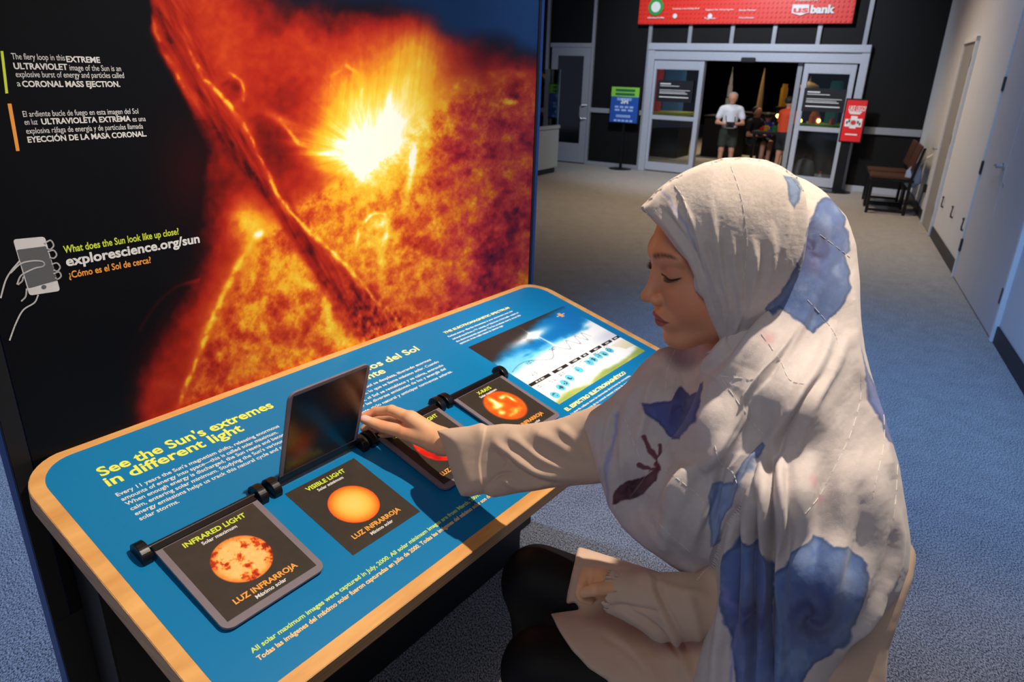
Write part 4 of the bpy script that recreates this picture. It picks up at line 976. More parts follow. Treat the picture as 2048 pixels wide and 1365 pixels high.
cc = np.where(ish[:, None], head_dye(p[:, 0], p[:, 1], co, np.ones(len(p))), hand_dye(p[:, 0], p[:, 1], co, np.ones(len(p)))); set_dye(me, cc)
body.name = 'body'
tag(PERS, 'seated person in ivory flowered headscarf and beige tunic lifting a flip card', 'person')
# eyelashes
tb = bvh_of(body); M_lash = mat('dark_lashes', (14, 9, 9), .5)
for sgn in (1, -1):
    lash = MB(); line = []
    for t in np.linspace(-1, 1, 11):
        y = sgn*(.0315+.0155*t); z = -.0068+.0035*t*t; line.append(hp(.066+math.sqrt(max(.0183**2-(y-sgn*.0315)**2-(z)**2, 1e-6)), y, z))
    lash.tube(line, [.0004]+[.0009]*9+[.0004], 6)
    for i, t in enumerate(np.linspace(-.7, 1.05, 24)):
        y = sgn*(.0315+.0155*t); z = -.0068+.0035*t*t; b_ = V3(hp(.066+math.sqrt(max(.0183**2-(y-sgn*.0315)**2-z*z, 1e-6)), y, z))
        d_ = hf*.9-hu*.35+hl*sgn*(.1+.5*max(0, t)); L_ = .0065+.001*math.sin(i*3.1)
        lash.tube([b_, b_+d_*L_*.6, b_+d_*L_+hu*.0012], [.00035, .00025, .0001], 4)
    lash.build('eyelashes', M_lash, PERS)
# ---------------------------------------------------------------- headscarf
SC = (208, 197, 193)
FL1 = [(1618, 440), (1632, 405), (1652, 394), (1668, 400), (1682, 425), (1690, 440), (1686, 455), (1697, 478), (1700, 500), (1688, 512), (1700, 545), (1698, 585), (1685, 615), (1660, 640), (1625, 668), (1600, 655), (1578, 630), (1562, 622), (1545, 642), (1530, 618), (1556, 592), (1585, 545), (1606, 500)]
FL2 = [(1566, 348), (1590, 356), (1604, 378), (1600, 400), (1588, 420), (1578, 404), (1574, 372)]
FL3 = [(1284, 808), (1310, 806), (1345, 800), (1362, 772), (1378, 790), (1402, 782), (1420, 774), (1417, 800), (1402, 846), (1372, 880), (1345, 882), (1318, 848), (1292, 830)]
FL4 = [(1225, 1008), (1232, 978), (1250, 960), (1292, 952), (1316, 944), (1330, 928), (1322, 960), (1300, 985), (1262, 998)]
FL5 = [(1532, 880), (1536, 898), (1508, 952), (1492, 992), (1470, 1026), (1454, 1042), (1440, 1088), (1426, 1082), (1416, 1030), (1410, 985), (1426, 958), (1478, 966), (1496, 930)]
FL6 = [(1616, 1086), (1628, 1070), (1648, 1076), (1662, 1098), (1690, 1094), (1714, 1104), (1728, 1130), (1726, 1172), (1712, 1220), (1690, 1268), (1662, 1306), (1628, 1330), (1604, 1366), (1590, 1420), (1543, 1420), (1546, 1200), (1550, 1150), (1572, 1134), (1584, 1108)]
FL7 = [(1484, 1052), (1500, 1080), (1530, 1100), (1545, 1140), (1546, 1420), (1480, 1420), (1466, 1320), (1450, 1220), (1452, 1128), (1470, 1092)]
FL8 = [(1716, 690), (1732, 740), (1758, 790), (1780, 846), (1788, 890), (1770, 886), (1742, 826), (1724, 762)]
def scarf_dye(px, py, co, fac):
    x = px+(fbm(px/16, py/16, octv=3, seed=71)-.5)*8; y = py+(fbm(px/16+7, py/16, octv=3, seed=72)-.5)*8
    n = fbm(px/40, py/40, octv=4, seed=73); g = fbm(px/7, py/7, octv=2, seed=74)
    c = np.zeros((len(px), 3))+np.array(SC, float); c += ((n-.5)*14+(g-.5)*7)[:, None]
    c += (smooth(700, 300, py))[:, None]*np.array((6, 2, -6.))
    def bloom(poly, col, edge, cen=None, cr=40, dark=(48, 46, 86), al=.92):
        nonlocal c
        d, _, _ = polydist(x, y, poly, True); ins = inpoly(x, y, np.array(poly, float)); s_ = np.where(ins, d, -d)
        m = smooth(-1.5, 2.5, s_); w1 = fbm(px/22, py/34, octv=4, seed=len(poly)*3)
        base = np.array(col, float)*(1-.55*smooth(.35, .75, w1))[:, None]+np.array(edge, float)*(.55*smooth(.35, .75, w1))[:, None]
        base = base*(1-.22*np.exp(-(s_-3)**2/12.))[:, None]
        if cen is not None:
            r = np.hypot(x-cen[0], (y-cen[1])*.8); pet = .5+.5*np.sin(r/5.+3*np.arctan2(y-cen[1], x-cen[0])+6*w1)
            k = (np.exp(-(r/cr)**2)*(.55+.45*pet))[:, None]; base = base*(1-k)+np.array(dark, float)*k
        m = (m*al)[:, None]; c = c*(1-m)+base*m
    bloom(FL1, (84, 108, 160), (146, 166, 200), (1622, 505), 38); bloom(FL2, (126, 150, 186), (160, 178, 204))
    bloom(FL3, (84, 92, 160), (110, 120, 182), (1362, 815), 30, (60, 60, 112)); bloom(FL4, (92, 44, 56), (136, 76, 90), (1262, 975), 26, (44, 24, 34))
    for ln, wd in (([(1288, 872), (1300, 900), (1322, 930)], 4), ([(1318, 890), (1320, 915), (1326, 935)], 3), ([(1276, 930), (1300, 940), (1326, 938)], 3.5)):
        d, _, _ = polydist(x, y, ln); m = smooth(wd+1.5, wd-1, d)[:, None]*.85; c = c*(1-m)+np.array((104, 48, 60.))*m
    bloom(FL5, (128, 150, 198), (160, 178, 214)); bloom(FL6, (84, 112, 170), (140, 162, 200), (1622, 1228), 46, (44, 46, 100)); bloom(FL7, (86, 110, 172), (128, 146, 192), (1506, 1230), 34, (52, 52, 112))
    bloom(FL8, (92, 108, 176), (130, 144, 196))
    for ln in (([(1240, 830), (1222, 900), (1214, 960), (1218, 1010)]), ([(1455, 1170), (1470, 1240), (1462, 1365)])):
        d, _, _ = polydist(x, y, ln); m = np.exp(-(d/4)**2)[:, None]*.6; c = c*(1-m)+np.array((140, 140, 206.))*m
    for cx, cy, r in ((1537, 680, 10), (1622, 965, 12), (1640, 1000, 9)):
        m = np.exp(-((px-cx)**2+(py-cy)**2)/r**2)[:, None]*.35; c = c*(1-m)+np.array((226, 120, 136.))*m
    d, _, _ = polydist(x, y, [(1328, 385), (1350, 420), (1372, 452), (1392, 500)]); m = np.exp(-(d/3.2)**2)[:, None]*.55; c = c*(1-m)+np.array((150, 152, 206.))*m
    return c
M_scarf = vmat('printed_cotton_voile', .85, .15, weave=.0004, sheen=.25, bscale=1400)
# cap around the head
CAPO = [(1297, 408), (1318, 385), (1345, 364), (1375, 347), (1410, 332), (1450, 322), (1490, 321), (1530, 326), (1560, 338), (1590, 358), (1612, 395), (1618, 450), (1608, 520), (1585, 590), (1550, 640), (1505, 690), (1470, 720), (1430, 715), (1405, 706),
        (1440, 692), (1436, 672), (1425, 650), (1417, 622), (1408, 596), (1398, 586), (1388, 584), (1386, 566), (1388, 548), (1380, 528), (1364, 512), (1350, 495), (1334, 473), (1318, 452), (1306, 438), (1294, 430), (1288, 416)]
g = Grid(1270, 1640, 300, 745, 2.6*RS, .78, 1.08, .0026*RS)
Q = ((g.P-HC.astype(np.float32)) @ HM.T.astype(np.float32)).astype(np.float32)
f = sd_ell(Q, (-.014, 0, .034), (.112, .092, .108)); f = smin(f, sd_cap(Q, (-.01, 0, -.02), (-.02, 0, -.14), .078, .062), .05)
f = smin(f, sd_cap(Q, (.070, 0, .070), (.02, .03, .06), .030, .050), .03)
# face opening: cut through along the left-right axis, then hollowed to a cloth shell
S_ = g.sil(CAPO)
side = np.clip((Q[..., 1]+.02)/.05, 0, 1)        # outline is exact on the near side, mirrored opening on the far side
Ax = Q[..., 0]; Az = Q[..., 2]
ox = np.interp(Az, [-.14, -.10, -.07, 0, .03, .06, .085, .1], [.022, .030, .040, .046, .052, .074, .10, .14]).astype(np.float32)
cut = (Ax-ox)*.8
f = smax(f, np.where(Q[..., 1] > 0, S_, np.maximum(cut, S_-.004)), .004)
hol = smin(sd_ell(Q, (-.014, 0, .034), (.104, .084, .100)), sd_cap(Q, (-.01, 0, -.02), (-.02, 0, -.16), .070, .054), .05)
hol = np.maximum(hol, np.where((Az > .03) | (Ax < 0), S_+.007, -1.)); f = smax(f, -hol, .003)
vc, qc = g.mesh(f); del g, f, Q, S_, cut, ox, Ax, Az, side
def cap_disp(px, py, co, fac):
    w_ = smooth(-.1, .3, fac)
    h = ridges(px, py, [([(1395, 430), (1408, 500), (1428, 560), (1448, 620), (1452, 690)], 7, 3.4), ([(1420, 400), (1432, 480), (1450, 560), (1465, 640), (1470, 690)], 7, 3.0), ([(1462, 460), (1470, 540), (1482, 600), (1480, 660)], 8, 3.2),
        ([(1505, 470), (1510, 540), (1500, 610), (1488, 660)], 9, 3.4), ([(1540, 440), (1545, 520), (1528, 590), (1505, 640)], 10, 3.0), ([(1362, 392), (1385, 450), (1402, 520), (1412, 590), (1430, 650)], 6, 3.0),
        ([(1335, 400), (1358, 450), (1384, 500), (1398, 560)], 7, 3.0), ([(1440, 540), (1452, 590), (1462, 625)], 5, 2.6), ([(1490, 600), (1478, 640), (1470, 670)], 5, 2.6), ([(1580, 400), (1575, 460), (1560, 520)], 8, 2.0)])
    h += ridges(px, py, [([(1447, 470), (1452, 560), (1458, 640)], 6, -2.4), ([(1490, 500), (1492, 570), (1484, 640)], 6, -2.4), ([(1412, 480), (1428, 540), (1440, 600)], 5, -2.2), ([(1526, 480), (1525, 550), (1508, 620)], 7, -2.0)])
    h += ridges(px, py, [([(1306, 424), (1336, 456), (1368, 500), (1392, 545), (1402, 590), (1418, 630), (1442, 675)], 6, 3.6), ([(1318, 412), (1350, 446), (1382, 492), (1406, 540), (1416, 590), (1432, 630)], 5, -3.0)])
    h += steps(px, py, [([(1345, 366), (1368, 410), (1392, 470), (1404, 530), (1412, 580), (1436, 660)], 1, -1.8, 40, 2.5)])
    h += .0016*(fbm(px/26, py/60, octv=3, seed=81)-.5)*smooth(330, 420, py)+  .0004*(fbm(px/6, py/6, octv=3, seed=82)-.5)
    return h*w_
# drape: one long cloth over shoulders, back and lap
SHO = [(1545, 350), (1575, 346), (1612, 360), (1650, 385), (1690, 432), (1712, 490), (1720, 560), (1722, 640), (1730, 700), (1748, 770), (1775, 850), (1798, 930), (1812, 1010), (1822, 1085), (1818, 1140), (1800, 1190), (1762, 1232), (1722, 1268), (1692, 1308), (1658, 1362), (1640, 1450),
       (1372, 1450), (1385, 1365), (1400, 1310), (1418, 1240), (1428, 1180), (1422, 1136), (1388, 1162), (1340, 1132), (1290, 1097), (1250, 1062), (1217, 1015), (1200, 960), (1185, 905), (1168, 852), (1180, 826), (1215, 800), (1252, 768), (1284, 728), (1318, 697), (1345, 690),
       (1385, 684), (1430, 676), (1462, 690), (1490, 655), (1525, 590), (1552, 520), (1566, 440), (1556, 390)]
g = Grid(1140, 1860, 330, 1430, 4.2*RS, .70, 1.25, .0048*RS)
zc = lsq_plane(g, [(1650, 450, .98), (1600, 600, .97), (1500, 700, .95), (1350, 720, 1.06), (1220, 850, 1.09), (1300, 850, 1.06), (1450, 850, 1.00), (1600, 800, .96), (1720, 800, .98), (1250, 1000, 1.08), (1400, 1000, 1.02), (1560, 1000, .96), (1750, 1000, .95),
                  (1380, 1140, 1.06), (1500, 1150, 1.0), (1650, 1150, .95), (1800, 1150, .96), (1450, 1350, 1.02), (1600, 1350, 1.0)])
Tt = lsq_plane(g, [(1650, 450, .075), (1600, 600, .09), (1500, 700, .09), (1350, 720, .05), (1220, 850, .06), (1300, 850, .08), (1450, 850, .13), (1600, 800, .14), (1720, 800, .12), (1250, 1000, .06), (1400, 1000, .12), (1560, 1000, .15), (1750, 1000, .13), (1380, 1140, .09), (1500, 1150, .13), (1650, 1150, .14), (1800, 1150, .12), (1450, 1350, .10), (1600, 1350, .12)])
f = g.slab(SHO, zc, Tt, .060)
k_ = smooth(250, 0, np.abs(g.Y-560))[:, :, None]
# keep the head and face free: hollow where the cap and neck pass through
Q = ((g.P-HC.astype(np.float32)) @ HM.T.astype(np.float32)).astype(np.float32)
f = smax(f, -smin(sd_ell(Q, (-.010, 0, .03), (.100, .082, .10)), sd_cap(Q, (.03, 0, -.04), (.035, 0, -.090), .054, .044), .03), .012)
vs_, qs_ = g.mesh(f); del g, f, Q
def sho_disp(px, py, co, fac):
    w_ = smooth(-.15, .25, fac)
    R = [([(1590, 410), (1572, 490), (1535, 570), (1490, 650), (1440, 720), (1385, 770)], 11, 7.0), ([(1618, 440), (1600, 520), (1560, 600), (1510, 680), (1450, 760), (1400, 830)], 10, 5.5),
         ([(1640, 560), (1600, 650), (1540, 740), (1480, 830), (1420, 910), (1350, 990), (1310, 1050)], 13, 7.0), ([(1670, 640), (1640, 720), (1590, 800), (1545, 870), (1510, 950)], 12, 6.0), ([(1700, 660), (1670, 730), (1630, 800), (1600, 880), (1580, 960)], 12, 5.0),
         ([(1520, 640), (1470, 740), (1440, 800)], 9, 3.5), ([(1560, 690), (1500, 800), (1440, 900), (1400, 960)], 9, 4.0),
         ([(1610, 760), (1560, 860), (1520, 960), (1500, 1040)], 9, 4.5), ([(1360, 740), (1352, 800), (1330, 880)], 8, 3.5), ([(1330, 720), (1300, 780), (1285, 850), (1270, 920)], 9, 4.0), ([(1285, 760), (1255, 820), (1245, 900), (1250, 980)], 9, 4.0), ([(1240, 800), (1215, 860), (1215, 930), (1235, 1000)], 8, 4.0), ([(1200, 830), (1195, 880), (1210, 960)], 7, 3.5),
         ([(1390, 900), (1370, 980), (1340, 1050), (1330, 1110)], 14, 5), ([(1440, 860), (1430, 940), (1400, 1020), (1380, 1100)], 14, 6), ([(1480, 900), (1460, 980), (1425, 1060)], 10, 4),
         ([(1300, 1020), (1340, 1060), (1390, 1110)], 14, 3.5), ([(1270, 1000), (1300, 1060), (1350, 1110)], 12, 3),
         # hanging tails
         ([(1470, 1010), (1462, 1100), (1452, 1200), (1436, 1300), (1420, 1420)], 11, 8), ([(1500, 960), (1496, 1080), (1492, 1200), (1490, 1320), (1480, 1430)], 11, 9), ([(1530, 930), (1528, 1060), (1526, 1200), (1524, 1330), (1520, 1430)], 9, 9), ([(1556, 900), (1560, 1040), (1562, 1180), (1560, 1300), (1552, 1430)], 10, 7),
         ([(1620, 900), (1600, 1040), (1590, 1180), (1590, 1300)], 22, 7), ([(1690, 900), (1680, 1040), (1660, 1180), (1630, 1290)], 26, 6), ([(1750, 900), (1760, 1020), (1740, 1120), (1700, 1220), (1650, 1330)], 20, 6), ([(1790, 1000), (1796, 1080), (1780, 1160), (1730, 1230), (1690, 1290)], 12, 6), ([(1770, 1190), (1730, 1235), (1690, 1275), (1665, 1330)], 8, 6),
         ([(1700, 540), (1706, 640), (1715, 720), (1740, 800)], 12, 4), ([(1740, 800), (1765, 880), (1785, 960)], 12, 4),
         # valleys
         ([(1543, 880), (1543, 1000), (1543, 1150), (1542, 1300), (1540, 1430)], 6, -11), ([(1513, 960), (1512, 1080), (1510, 1200), (1505, 1330), (1500, 1430)], 5, -9), ([(1481, 1000), (1479, 1100), (1473, 1200), (1462, 1330)], 5, -8), ([(1605, 640), (1550, 740), (1490, 820), (1420, 930)], 6, -4.5), ([(1655, 740), (1610, 800), (1570, 870), (1545, 940)], 8, -5), ([(1600, 430), (1580, 520), (1540, 600), (1490, 680), (1430, 750)], 5, -5),
         ([(1575, 900), (1580, 1040), (1575, 1180)], 8, -5), ([(1655, 900), (1640, 1060), (1620, 1180)], 16, -4), ([(1720, 960), (1715, 1080), (1690, 1180)], 16, -4), ([(1350, 900), (1330, 980), (1320, 1060)], 12, -4), ([(1455, 900), (1440, 980), (1405, 1060)], 8, -4)]
    h = ridges(px, py, R)*1.35
    h += steps(px, py, [([(1600, 395), (1584, 450), (1556, 520), (1518, 590), (1474, 660), (1432, 718), (1390, 764)], -1, 8, 60, 2.5), ([(1437, 712), (1412, 770), (1388, 830), (1345, 890), (1300, 946), (1252, 1004)], -1, 11, 110, 3.), ([(1533, 878), (1512, 945), (1490, 1000), (1458, 1044), (1434, 1092), (1424, 1138)], 1, 10, 70, 3.)])
    h += .006*(fbm(px/70+py/160, py/150, octv=3, seed=91)-.5)+.0017*(fbm((px+py*.5)/22, (py-px*.3)/48, octv=3, seed=92)-.5)+.0003*(fbm(px/6, py/6, octv=3, seed=93)-.5)
    return h*w_
hij = finish('headscarf', vc, qc, M_scarf, PERS, 1, cap_disp, scarf_dye, 2)
shw = finish('scarf_drape', vs_, qs_, M_scarf, PERS, 1, sho_disp, scarf_dye, 2)
tag(hij, 'plain ivory front of the headscarf'); tag(shw, 'ivory scarf drape with blue painted flowers')
# ---------------------------------------------------------------- tunic
M_tunic = vmat('beige_crepe', .72, .2, weave=.0003, sheen=.15, bscale=1600)
def tunic_dye(px, py, co, fac):
    n = fbm(px/50, py/50, octv=3, seed=101); return np.zeros((len(px), 3))+np.array((206, 178, 156.))+((n-.5)*8)[:, None]
# right sleeve on the table
SLO = [(874, 862), (905, 857), (940, 853), (962, 846), (975, 852), (1005, 848), (1040, 850), (1075, 846), (1110, 840), (1140, 830), (1160, 822), (1200, 808), (1260, 830), (1290, 900), (1260, 960), (1192, 968), (1150, 972), (1100, 977), (1050, 984), (1010, 992), (985, 996), (968, 988), (945, 994), (922, 993), (912, 970), (900, 935), (888, 895)]
g = Grid(860, 1320, 790, 1010, 3.*RS, 1.02, 1.42, .0036*RS)
zs = np.interp(g.X, [880, 950, 1050, 1150, 1300], [1.285, 1.26, 1.215, 1.165, 1.09]); ts = np.interp(g.X, [880, 1000, 1150, 1300], [.034, .042, .05, .06])
f = g.slab(SLO, zs, ts, .032)
# never below the table top, open at the cuff around the wrist
tp = ((g.P-TF.o.astype(np.float32)) @ TN.astype(np.float32))-.014
tu = (g.P-TF.o.astype(np.float32)) @ D.astype(np.float32); f = smax(f, np.where(tu < .66, -tp, -1), .006)
f = smax(f, -sd_cap(g.P, hpt(835, 868, -.06), WR2, .030, .030), .004)
v, q = g.mesh(f); del g, f, tp, tu
def slv_disp(px, py, co, fac):
    w_ = smooth(-.2, .2, fac)
    h = ridges(px, py, [([(980, 880), (1010, 900), (1050, 930), (1090, 950), (1180, 958)], 10, 7), ([(1010, 870), (1050, 890), (1100, 925), (1180, 945)], 11, 6), ([(1060, 860), (1110, 885), (1170, 925)], 12, 5), ([(1000, 955), (1040, 975), (1110, 965)], 8, 5), ([(1110, 850), (1150, 880), (1190, 930)], 10, 4),
        ([(1008, 905), (1030, 935), (1070, 958), (1120, 968)], 6, -7), ([(980, 895), (1000, 920), (1012, 930)], 8, -5), ([(970, 975), (1000, 950), (1035, 948)], 4, -3.5), ([(1040, 875), (1080, 905), (1150, 945)], 7, -3)])
    h += steps(px, py, [([(972, 850), (966, 890), (960, 930), (968, 990)], 1, 2.5, 60, 2)])
    h += .0025*(fbm(px/50, py/40, octv=3, seed=111)-.5); return h*w_
tun = empty('tunic', PERS.location) if False else None
finish('tunic_sleeve', v, q, M_tunic, PERS, 1, slv_disp, tunic_dye, 2)
# skirt of the tunic over the thighs, hips and the other forearm
KF, KN = at(1075, 1162, 1.31), at(1085, 1338, 1.14); HF, HN = at(1500, 1330, 1.17), at(1560, 1440, 1.03)
TNO = [(1158, 1080), (1148, 1130), (1136, 1180), (1131, 1211), (1150, 1206), (1160, 1220), (1130, 1224), (1101, 1228), (1118, 1262), (1145, 1302), (1178, 1338), (1215, 1362), (1245, 1410), (1260, 1470), (1790, 1470), (1770, 1380), (1778, 1300), (1800, 1232), (1826, 1160), (1834, 1110), (1826, 1050), (1800, 980), (1700, 900), (1500, 900), (1260, 1040), (1180, 1058)]
g = Grid(1085, 1860, 960, 1450, 4.2*RS, .76, 1.40, .0048*RS)
f = sd_cap(g.P, KF, HF, .082, .10); f = smin(f, sd_cap(g.P, KN, HN, .084, .11), .05)
f = smin(f, sd_cap(g.P, at(1575, 1330, 1.08), at(1560, 1000, 1.0), .13, .12), .08)
f = smin(f, sd_cap(g.P, at(1715, 1150, 1.0), at(1700, 1330, 1.05), .085, .09), .05)
arm = smin(sd_cap(g.P, at(1216, 1182, 1.0), at(1345, 1215, .995), .030, .040), sd_cap(g.P, at(1345, 1215, .995), at(1640, 1190, 1.0), .040, .055), .03)
f = smin(f, arm, .018)
f = smax(f, g.sil(TNO), .006)
f = smax(f, -sd_cap(g.P, at(1170, 1172, 1.01), at(1232, 1186, 1.0), .034, .026), .004)
v, q = g.mesh(f); del g, f, arm
def skirt_disp(px, py, co, fac):
    h = ridges(px, py, [([(1290, 1140), (1300, 1180), (1330, 1240), (1360, 1300), (1385, 1360)], 12, 7), ([(1230, 1220), (1290, 1250), (1350, 1320), (1400, 1390)], 14, 6), ([(1150, 1240), (1220, 1270), (1290, 1340), (1330, 1400)], 16, 4), ([(1370, 1180), (1390, 1240), (1400, 1300)], 12, 5), ([(1270, 1150), (1350, 1180), (1420, 1190)], 10, 4),
        ([(1310, 1150), (1325, 1200), (1355, 1260), (1380, 1320)], 7, -5), ([(1215, 1212), (1260, 1222), (1320, 1262), (1370, 1330)], 6, -6), ([(1190, 1260), (1260, 1310), (1310, 1370)], 9, -3), ([(1225, 1206), (1290, 1220), (1340, 1225)], 5, -4)])
    h += .003*(fbm(px/60, py/60, octv=3, seed=121)-.5); return h*smooth(-.2, .2, fac)
finish('tunic_skirt', v, q, M_tunic, PERS, 1, skirt_disp, tunic_dye, 2)
# ---------------------------------------------------------------- leggings
M_legg = mat('black_leggings', (11, 9, 10), .6, noise=.1, scale=60, spec=.25)
def vadd(a, *b): return V3(a)+V3(b)
AF, AN = KF-UP*(KF[2]-.09)+V3((.05, -.02, 0)), KN-UP*(KN[2]-.09)+V3((.06, .0, 0))
lo = np.minimum(np.minimum(AF, AN), np.minimum(KF, KN))-.14; hi = np.maximum(np.maximum(HF, HN), np.maximum(KF, KN))+.14; lo[2] = 0.0
st = .011*RS; ax = [np.arange(lo[i], hi[i]+st, st) for i in range(3)]; P = np.stack(np.meshgrid(*ax, indexing='ij'), -1).astype(np.float32)
def leg(P, K, Hh, A):
    fx = V3((-.9, .43, 0)); f = sd_cap(P, K, Hh, .066, .086); f = smin(f, sd_cap(P, K-UP*.01, A, .058, .036), .03)
    return smin(f, sd_cap(P, A-UP*.045, A+fx*.15-UP*.055, .034, .028), .02)
f = np.minimum(leg(P, KF, HF, AF), leg(P, KN, HN, AN))
v, q = nets(f); finish('leggings', lo+v*st, q, M_legg, PERS, 1, None, None, 1)
# ---------------------------------------------------------------- silver threads stitched along the scarf
ts_ = bvh_of(hij, shw, *[o for o in PERS.children if o.name.startswith('tunic')]); M_silver = mat('silver_thread', (232, 228, 222), .6)
for pts in ([(1462, 334), (1478, 380), (1490, 440), (1494, 500), (1486, 560)], [(1350, 372), (1368, 400), (1380, 450)], [(1572, 340), (1600, 378)], [(1440, 752), (1512, 760)], [(1522, 668), (1560, 720), (1580, 760), (1612, 770)], [(1445, 760), (1480, 810), (1510, 850), (1530, 872)], [(1330, 940), (1360, 962), (1395, 990), (1410, 1010)], [(1430, 892), (1440, 925), (1465, 945), (1475, 970)],
            [(1250, 838), (1262, 870), (1285, 930)], [(1308, 1036), (1340, 1070), (1375, 1100), (1400, 1120)], [(1722, 748), (1720, 800), (1700, 870), (1672, 930), (1640, 990), (1600, 1040)], [(1765, 800), (1768, 880), (1752, 960), (1745, 1000)], [(1795, 930), (1790, 1010), (1780, 1080)], [(1615, 600), (1650, 640), (1670, 670), (1676, 690)], [(1640, 470), (1680, 500), (1705, 520)], [(1230, 1010), (1228, 1040)], [(1350, 700), (1335, 740), (1330, 790)]):
    run = []; sv = MB()
    for i, (x, y) in enumerate(spline(pts, 8)):
        w = onto(ts_, x, y, .0004); run.append(w) if w is not None else None
    seg = [p for p in run if p is not None]
    for a in range(0, len(seg)-2, 3):
        if all(np.linalg.norm(seg[a+i+1]-seg[a+i]) < .03 for i in range(2)): sv.tube(seg[a:a+3], .0004, 5)
    if sv.v: sv.build('silver_thread', M_silver, PERS)
# frayed hem threads on the front edge
fr_ = MB(); rnd = random.Random(3)
for a, b, n in (((1396, 1160), (1424, 1130), 14), ((1424, 1134), (1440, 1085), 12), ((1455, 1045), (1490, 1000), 10), ((1290, 412), (1300, 432), 6)):
    for i in range(n):
        t = i/n+rnd.random()*.03; x = a[0]+(b[0]-a[0])*t-3; y = a[1]+(b[1]-a[1])*t; w = onto(ts_, x, y, .001); w2 = None
        if w is None: continue
        dd = float(proj(w)[2]); e = at(x+8+4*rnd.random(), y+6+5*rnd.random(), dd-.002); fr_.tube([w, (w+e)/2, e], [.0005, .0004, .0002], 4)
if fr_.v: tag(fr_.build('frayed_edge', mat('ivory_thread', (222, 214, 208), .8), PERS), kind='stuff')
# stool
SEAT = V3(((HF+HN)/2*.55+at(1650, 1400, 1.06)*.45)); zs_ = min(HF[2], HN[2])-.115
st_ = tag(empty('stool', (SEAT[0], SEAT[1], 0)), 'black round stool with blue light painted on its seat under the seated visitor', 'stool')
sf = Frame((SEAT[0], SEAT[1], 0), (1, 0, 0), (0, 1, 0), UP)
MB().lathe(sf, [(.02, zs_-.07), (.19, zs_-.06), (.20, zs_-.03), (.195, zs_-.005), (.17, zs_)], 40).build('seat', mat('blue_lit_vinyl', (24, 52, 120), .4), st_, True)  # blue light on the seat edge put into the vinyl colour
for k in range(4):
    an = math.pi/4+k*math.pi/2; MB().tube([sf.p(.13*math.cos(an), .13*math.sin(an), zs_-.06), sf.p(.21*math.cos(an), .21*math.sin(an), 0)], .013).build('leg', M_rod, st_)
MB().tube([sf.p(.18*math.cos(t), .18*math.sin(t), .22) for t in np.linspace(0, 2*math.pi, 33)], .008, 8, False).build('foot_ring', M_rod, st_)
# ================================================================== hall beyond the entrance and things around it
tag(MB().box(BW, -9, SB+6, 0, ZTOP, -13.1, -13).build('wall_far', M_black), 'dark far wall of the hall beyond the entrance', kind='structure')
mb = MB().box(BW, -9.1, -9, 0, ZTOP, -13.1, -.12); tag(mb.build('wall_far.001', M_black), 'dark side wall of the hall beyond', kind='structure')
mb = MB().box(BW, SB+6, SB+6.1, 0, ZTOP, -13.1, -.12); tag(mb.build('wall_far.002', M_black), 'dark side wall of the hall beyond', kind='structure')
tag(MB().box(BW, -9, -4, 0, ZTOP, -.12, 0).build('wall_back.001', M_black), 'black panelled wall continuing behind the exhibit', kind='structure')
lamp('hall_spot', 'SPOT', tuple(BW.p(1.6, 4.3, -4.2)), 650, (1, .74, .45), tuple(BW.p(2.4, .6, -4.6)), .15, 95, .8)
lamp('hall_door_spot', 'SPOT', tuple(BW.p(1.9, 4.2, -.6)), 140, (1, .85, .7), tuple(BW.p(1.7, .5, -2.0)), .15, 80, .8)
# banner -----------------------------------------------------------------
BC = .12
b0, zb0 = bwx(1276, 45, BC); b1, zb1 = bwx(1703, 51, BC); zb = (zb0+zb1)/2; zt_ = zb+1.05
BF = Frame(BW.p(0, 0, BC), BW.ex, BW.ey, BW.ez); BD = Frame(BF.o, BF.ex, -BF.ey, BF.ez)
ban = tag(empty('wall_banner', BF.p((b0+b1)/2, zb)), 'long red studded banner with white lettering above the sliding entrance', 'banner')
M_red = mat('red_brick_plastic', (226, 44, 26), .4)
mb = MB().box(BF, b0, b1, zb, zt_, -.05, 0, .004)
pt = (b1-b0)/50
for i in range(50):
    for j in range(int((zt_-zb)/pt)): mb.lathe(Frame(BF.p(b0+(i+.5)*pt, zb+(j+.5)*pt, 0), BF.ex, BF.ey, BF.ez), [(pt*.3, 0), (pt*.3, pt*.2)], 7)
mb.build('stud_board', M_red, ban)
def bq(x, y): return BF.px(x, y, .02)
q0 = bq(1583, 12); q1 = bq(1618, 12); q2 = bq(1600, 31); q3 = bq(1583, 26); q4 = bq(1618, 25)
MB().prism(BF, [q3, (q3[0], q0[1]+.02), (q1[0], q1[1]+.02), q4, q2], .018, .024).build('logo_shield', M_white, ban)
words('logo_text', 'us', BD, (1586, 25), (1616, 25), .085, M_red, ban, .004, .026); words('logo_text', 'bank', BD, (1620, 26), (1669, 27), .105, M_white, ban, .007, .026)
cx, cz = bq(1312, 14); fr = Frame(BF.p(cx, cz, .018), BF.ex, BF.ey, BF.ez); rr = bq(1327, 14)[0]-cx
MB().lathe(fr, [(rr, 0), (rr, .006)], 28).build('round_logo', mat('logo_green', (40, 150, 60), .5), ban)
MB().lathe(fr, [(rr*.62, .006), (rr*.62, .010)], 24).build('round_logo_centre', M_white, ban)
for x, y, body, w_ in ((1345, 19, 'Creativity is the building block', 54), (1411, 21, 'Support for this program', 56), (1478, 22, 'Media Partner', 34), (1295, 37, '#SmilesOnMe', 33), (1478, 37, 'Northwest', 30), (1408, 38, 'Together', 24)):
    words('sponsor_text', body, BD, (x, y), (x+w_, y+.6), .026, M_white, ban, .0004, .024)
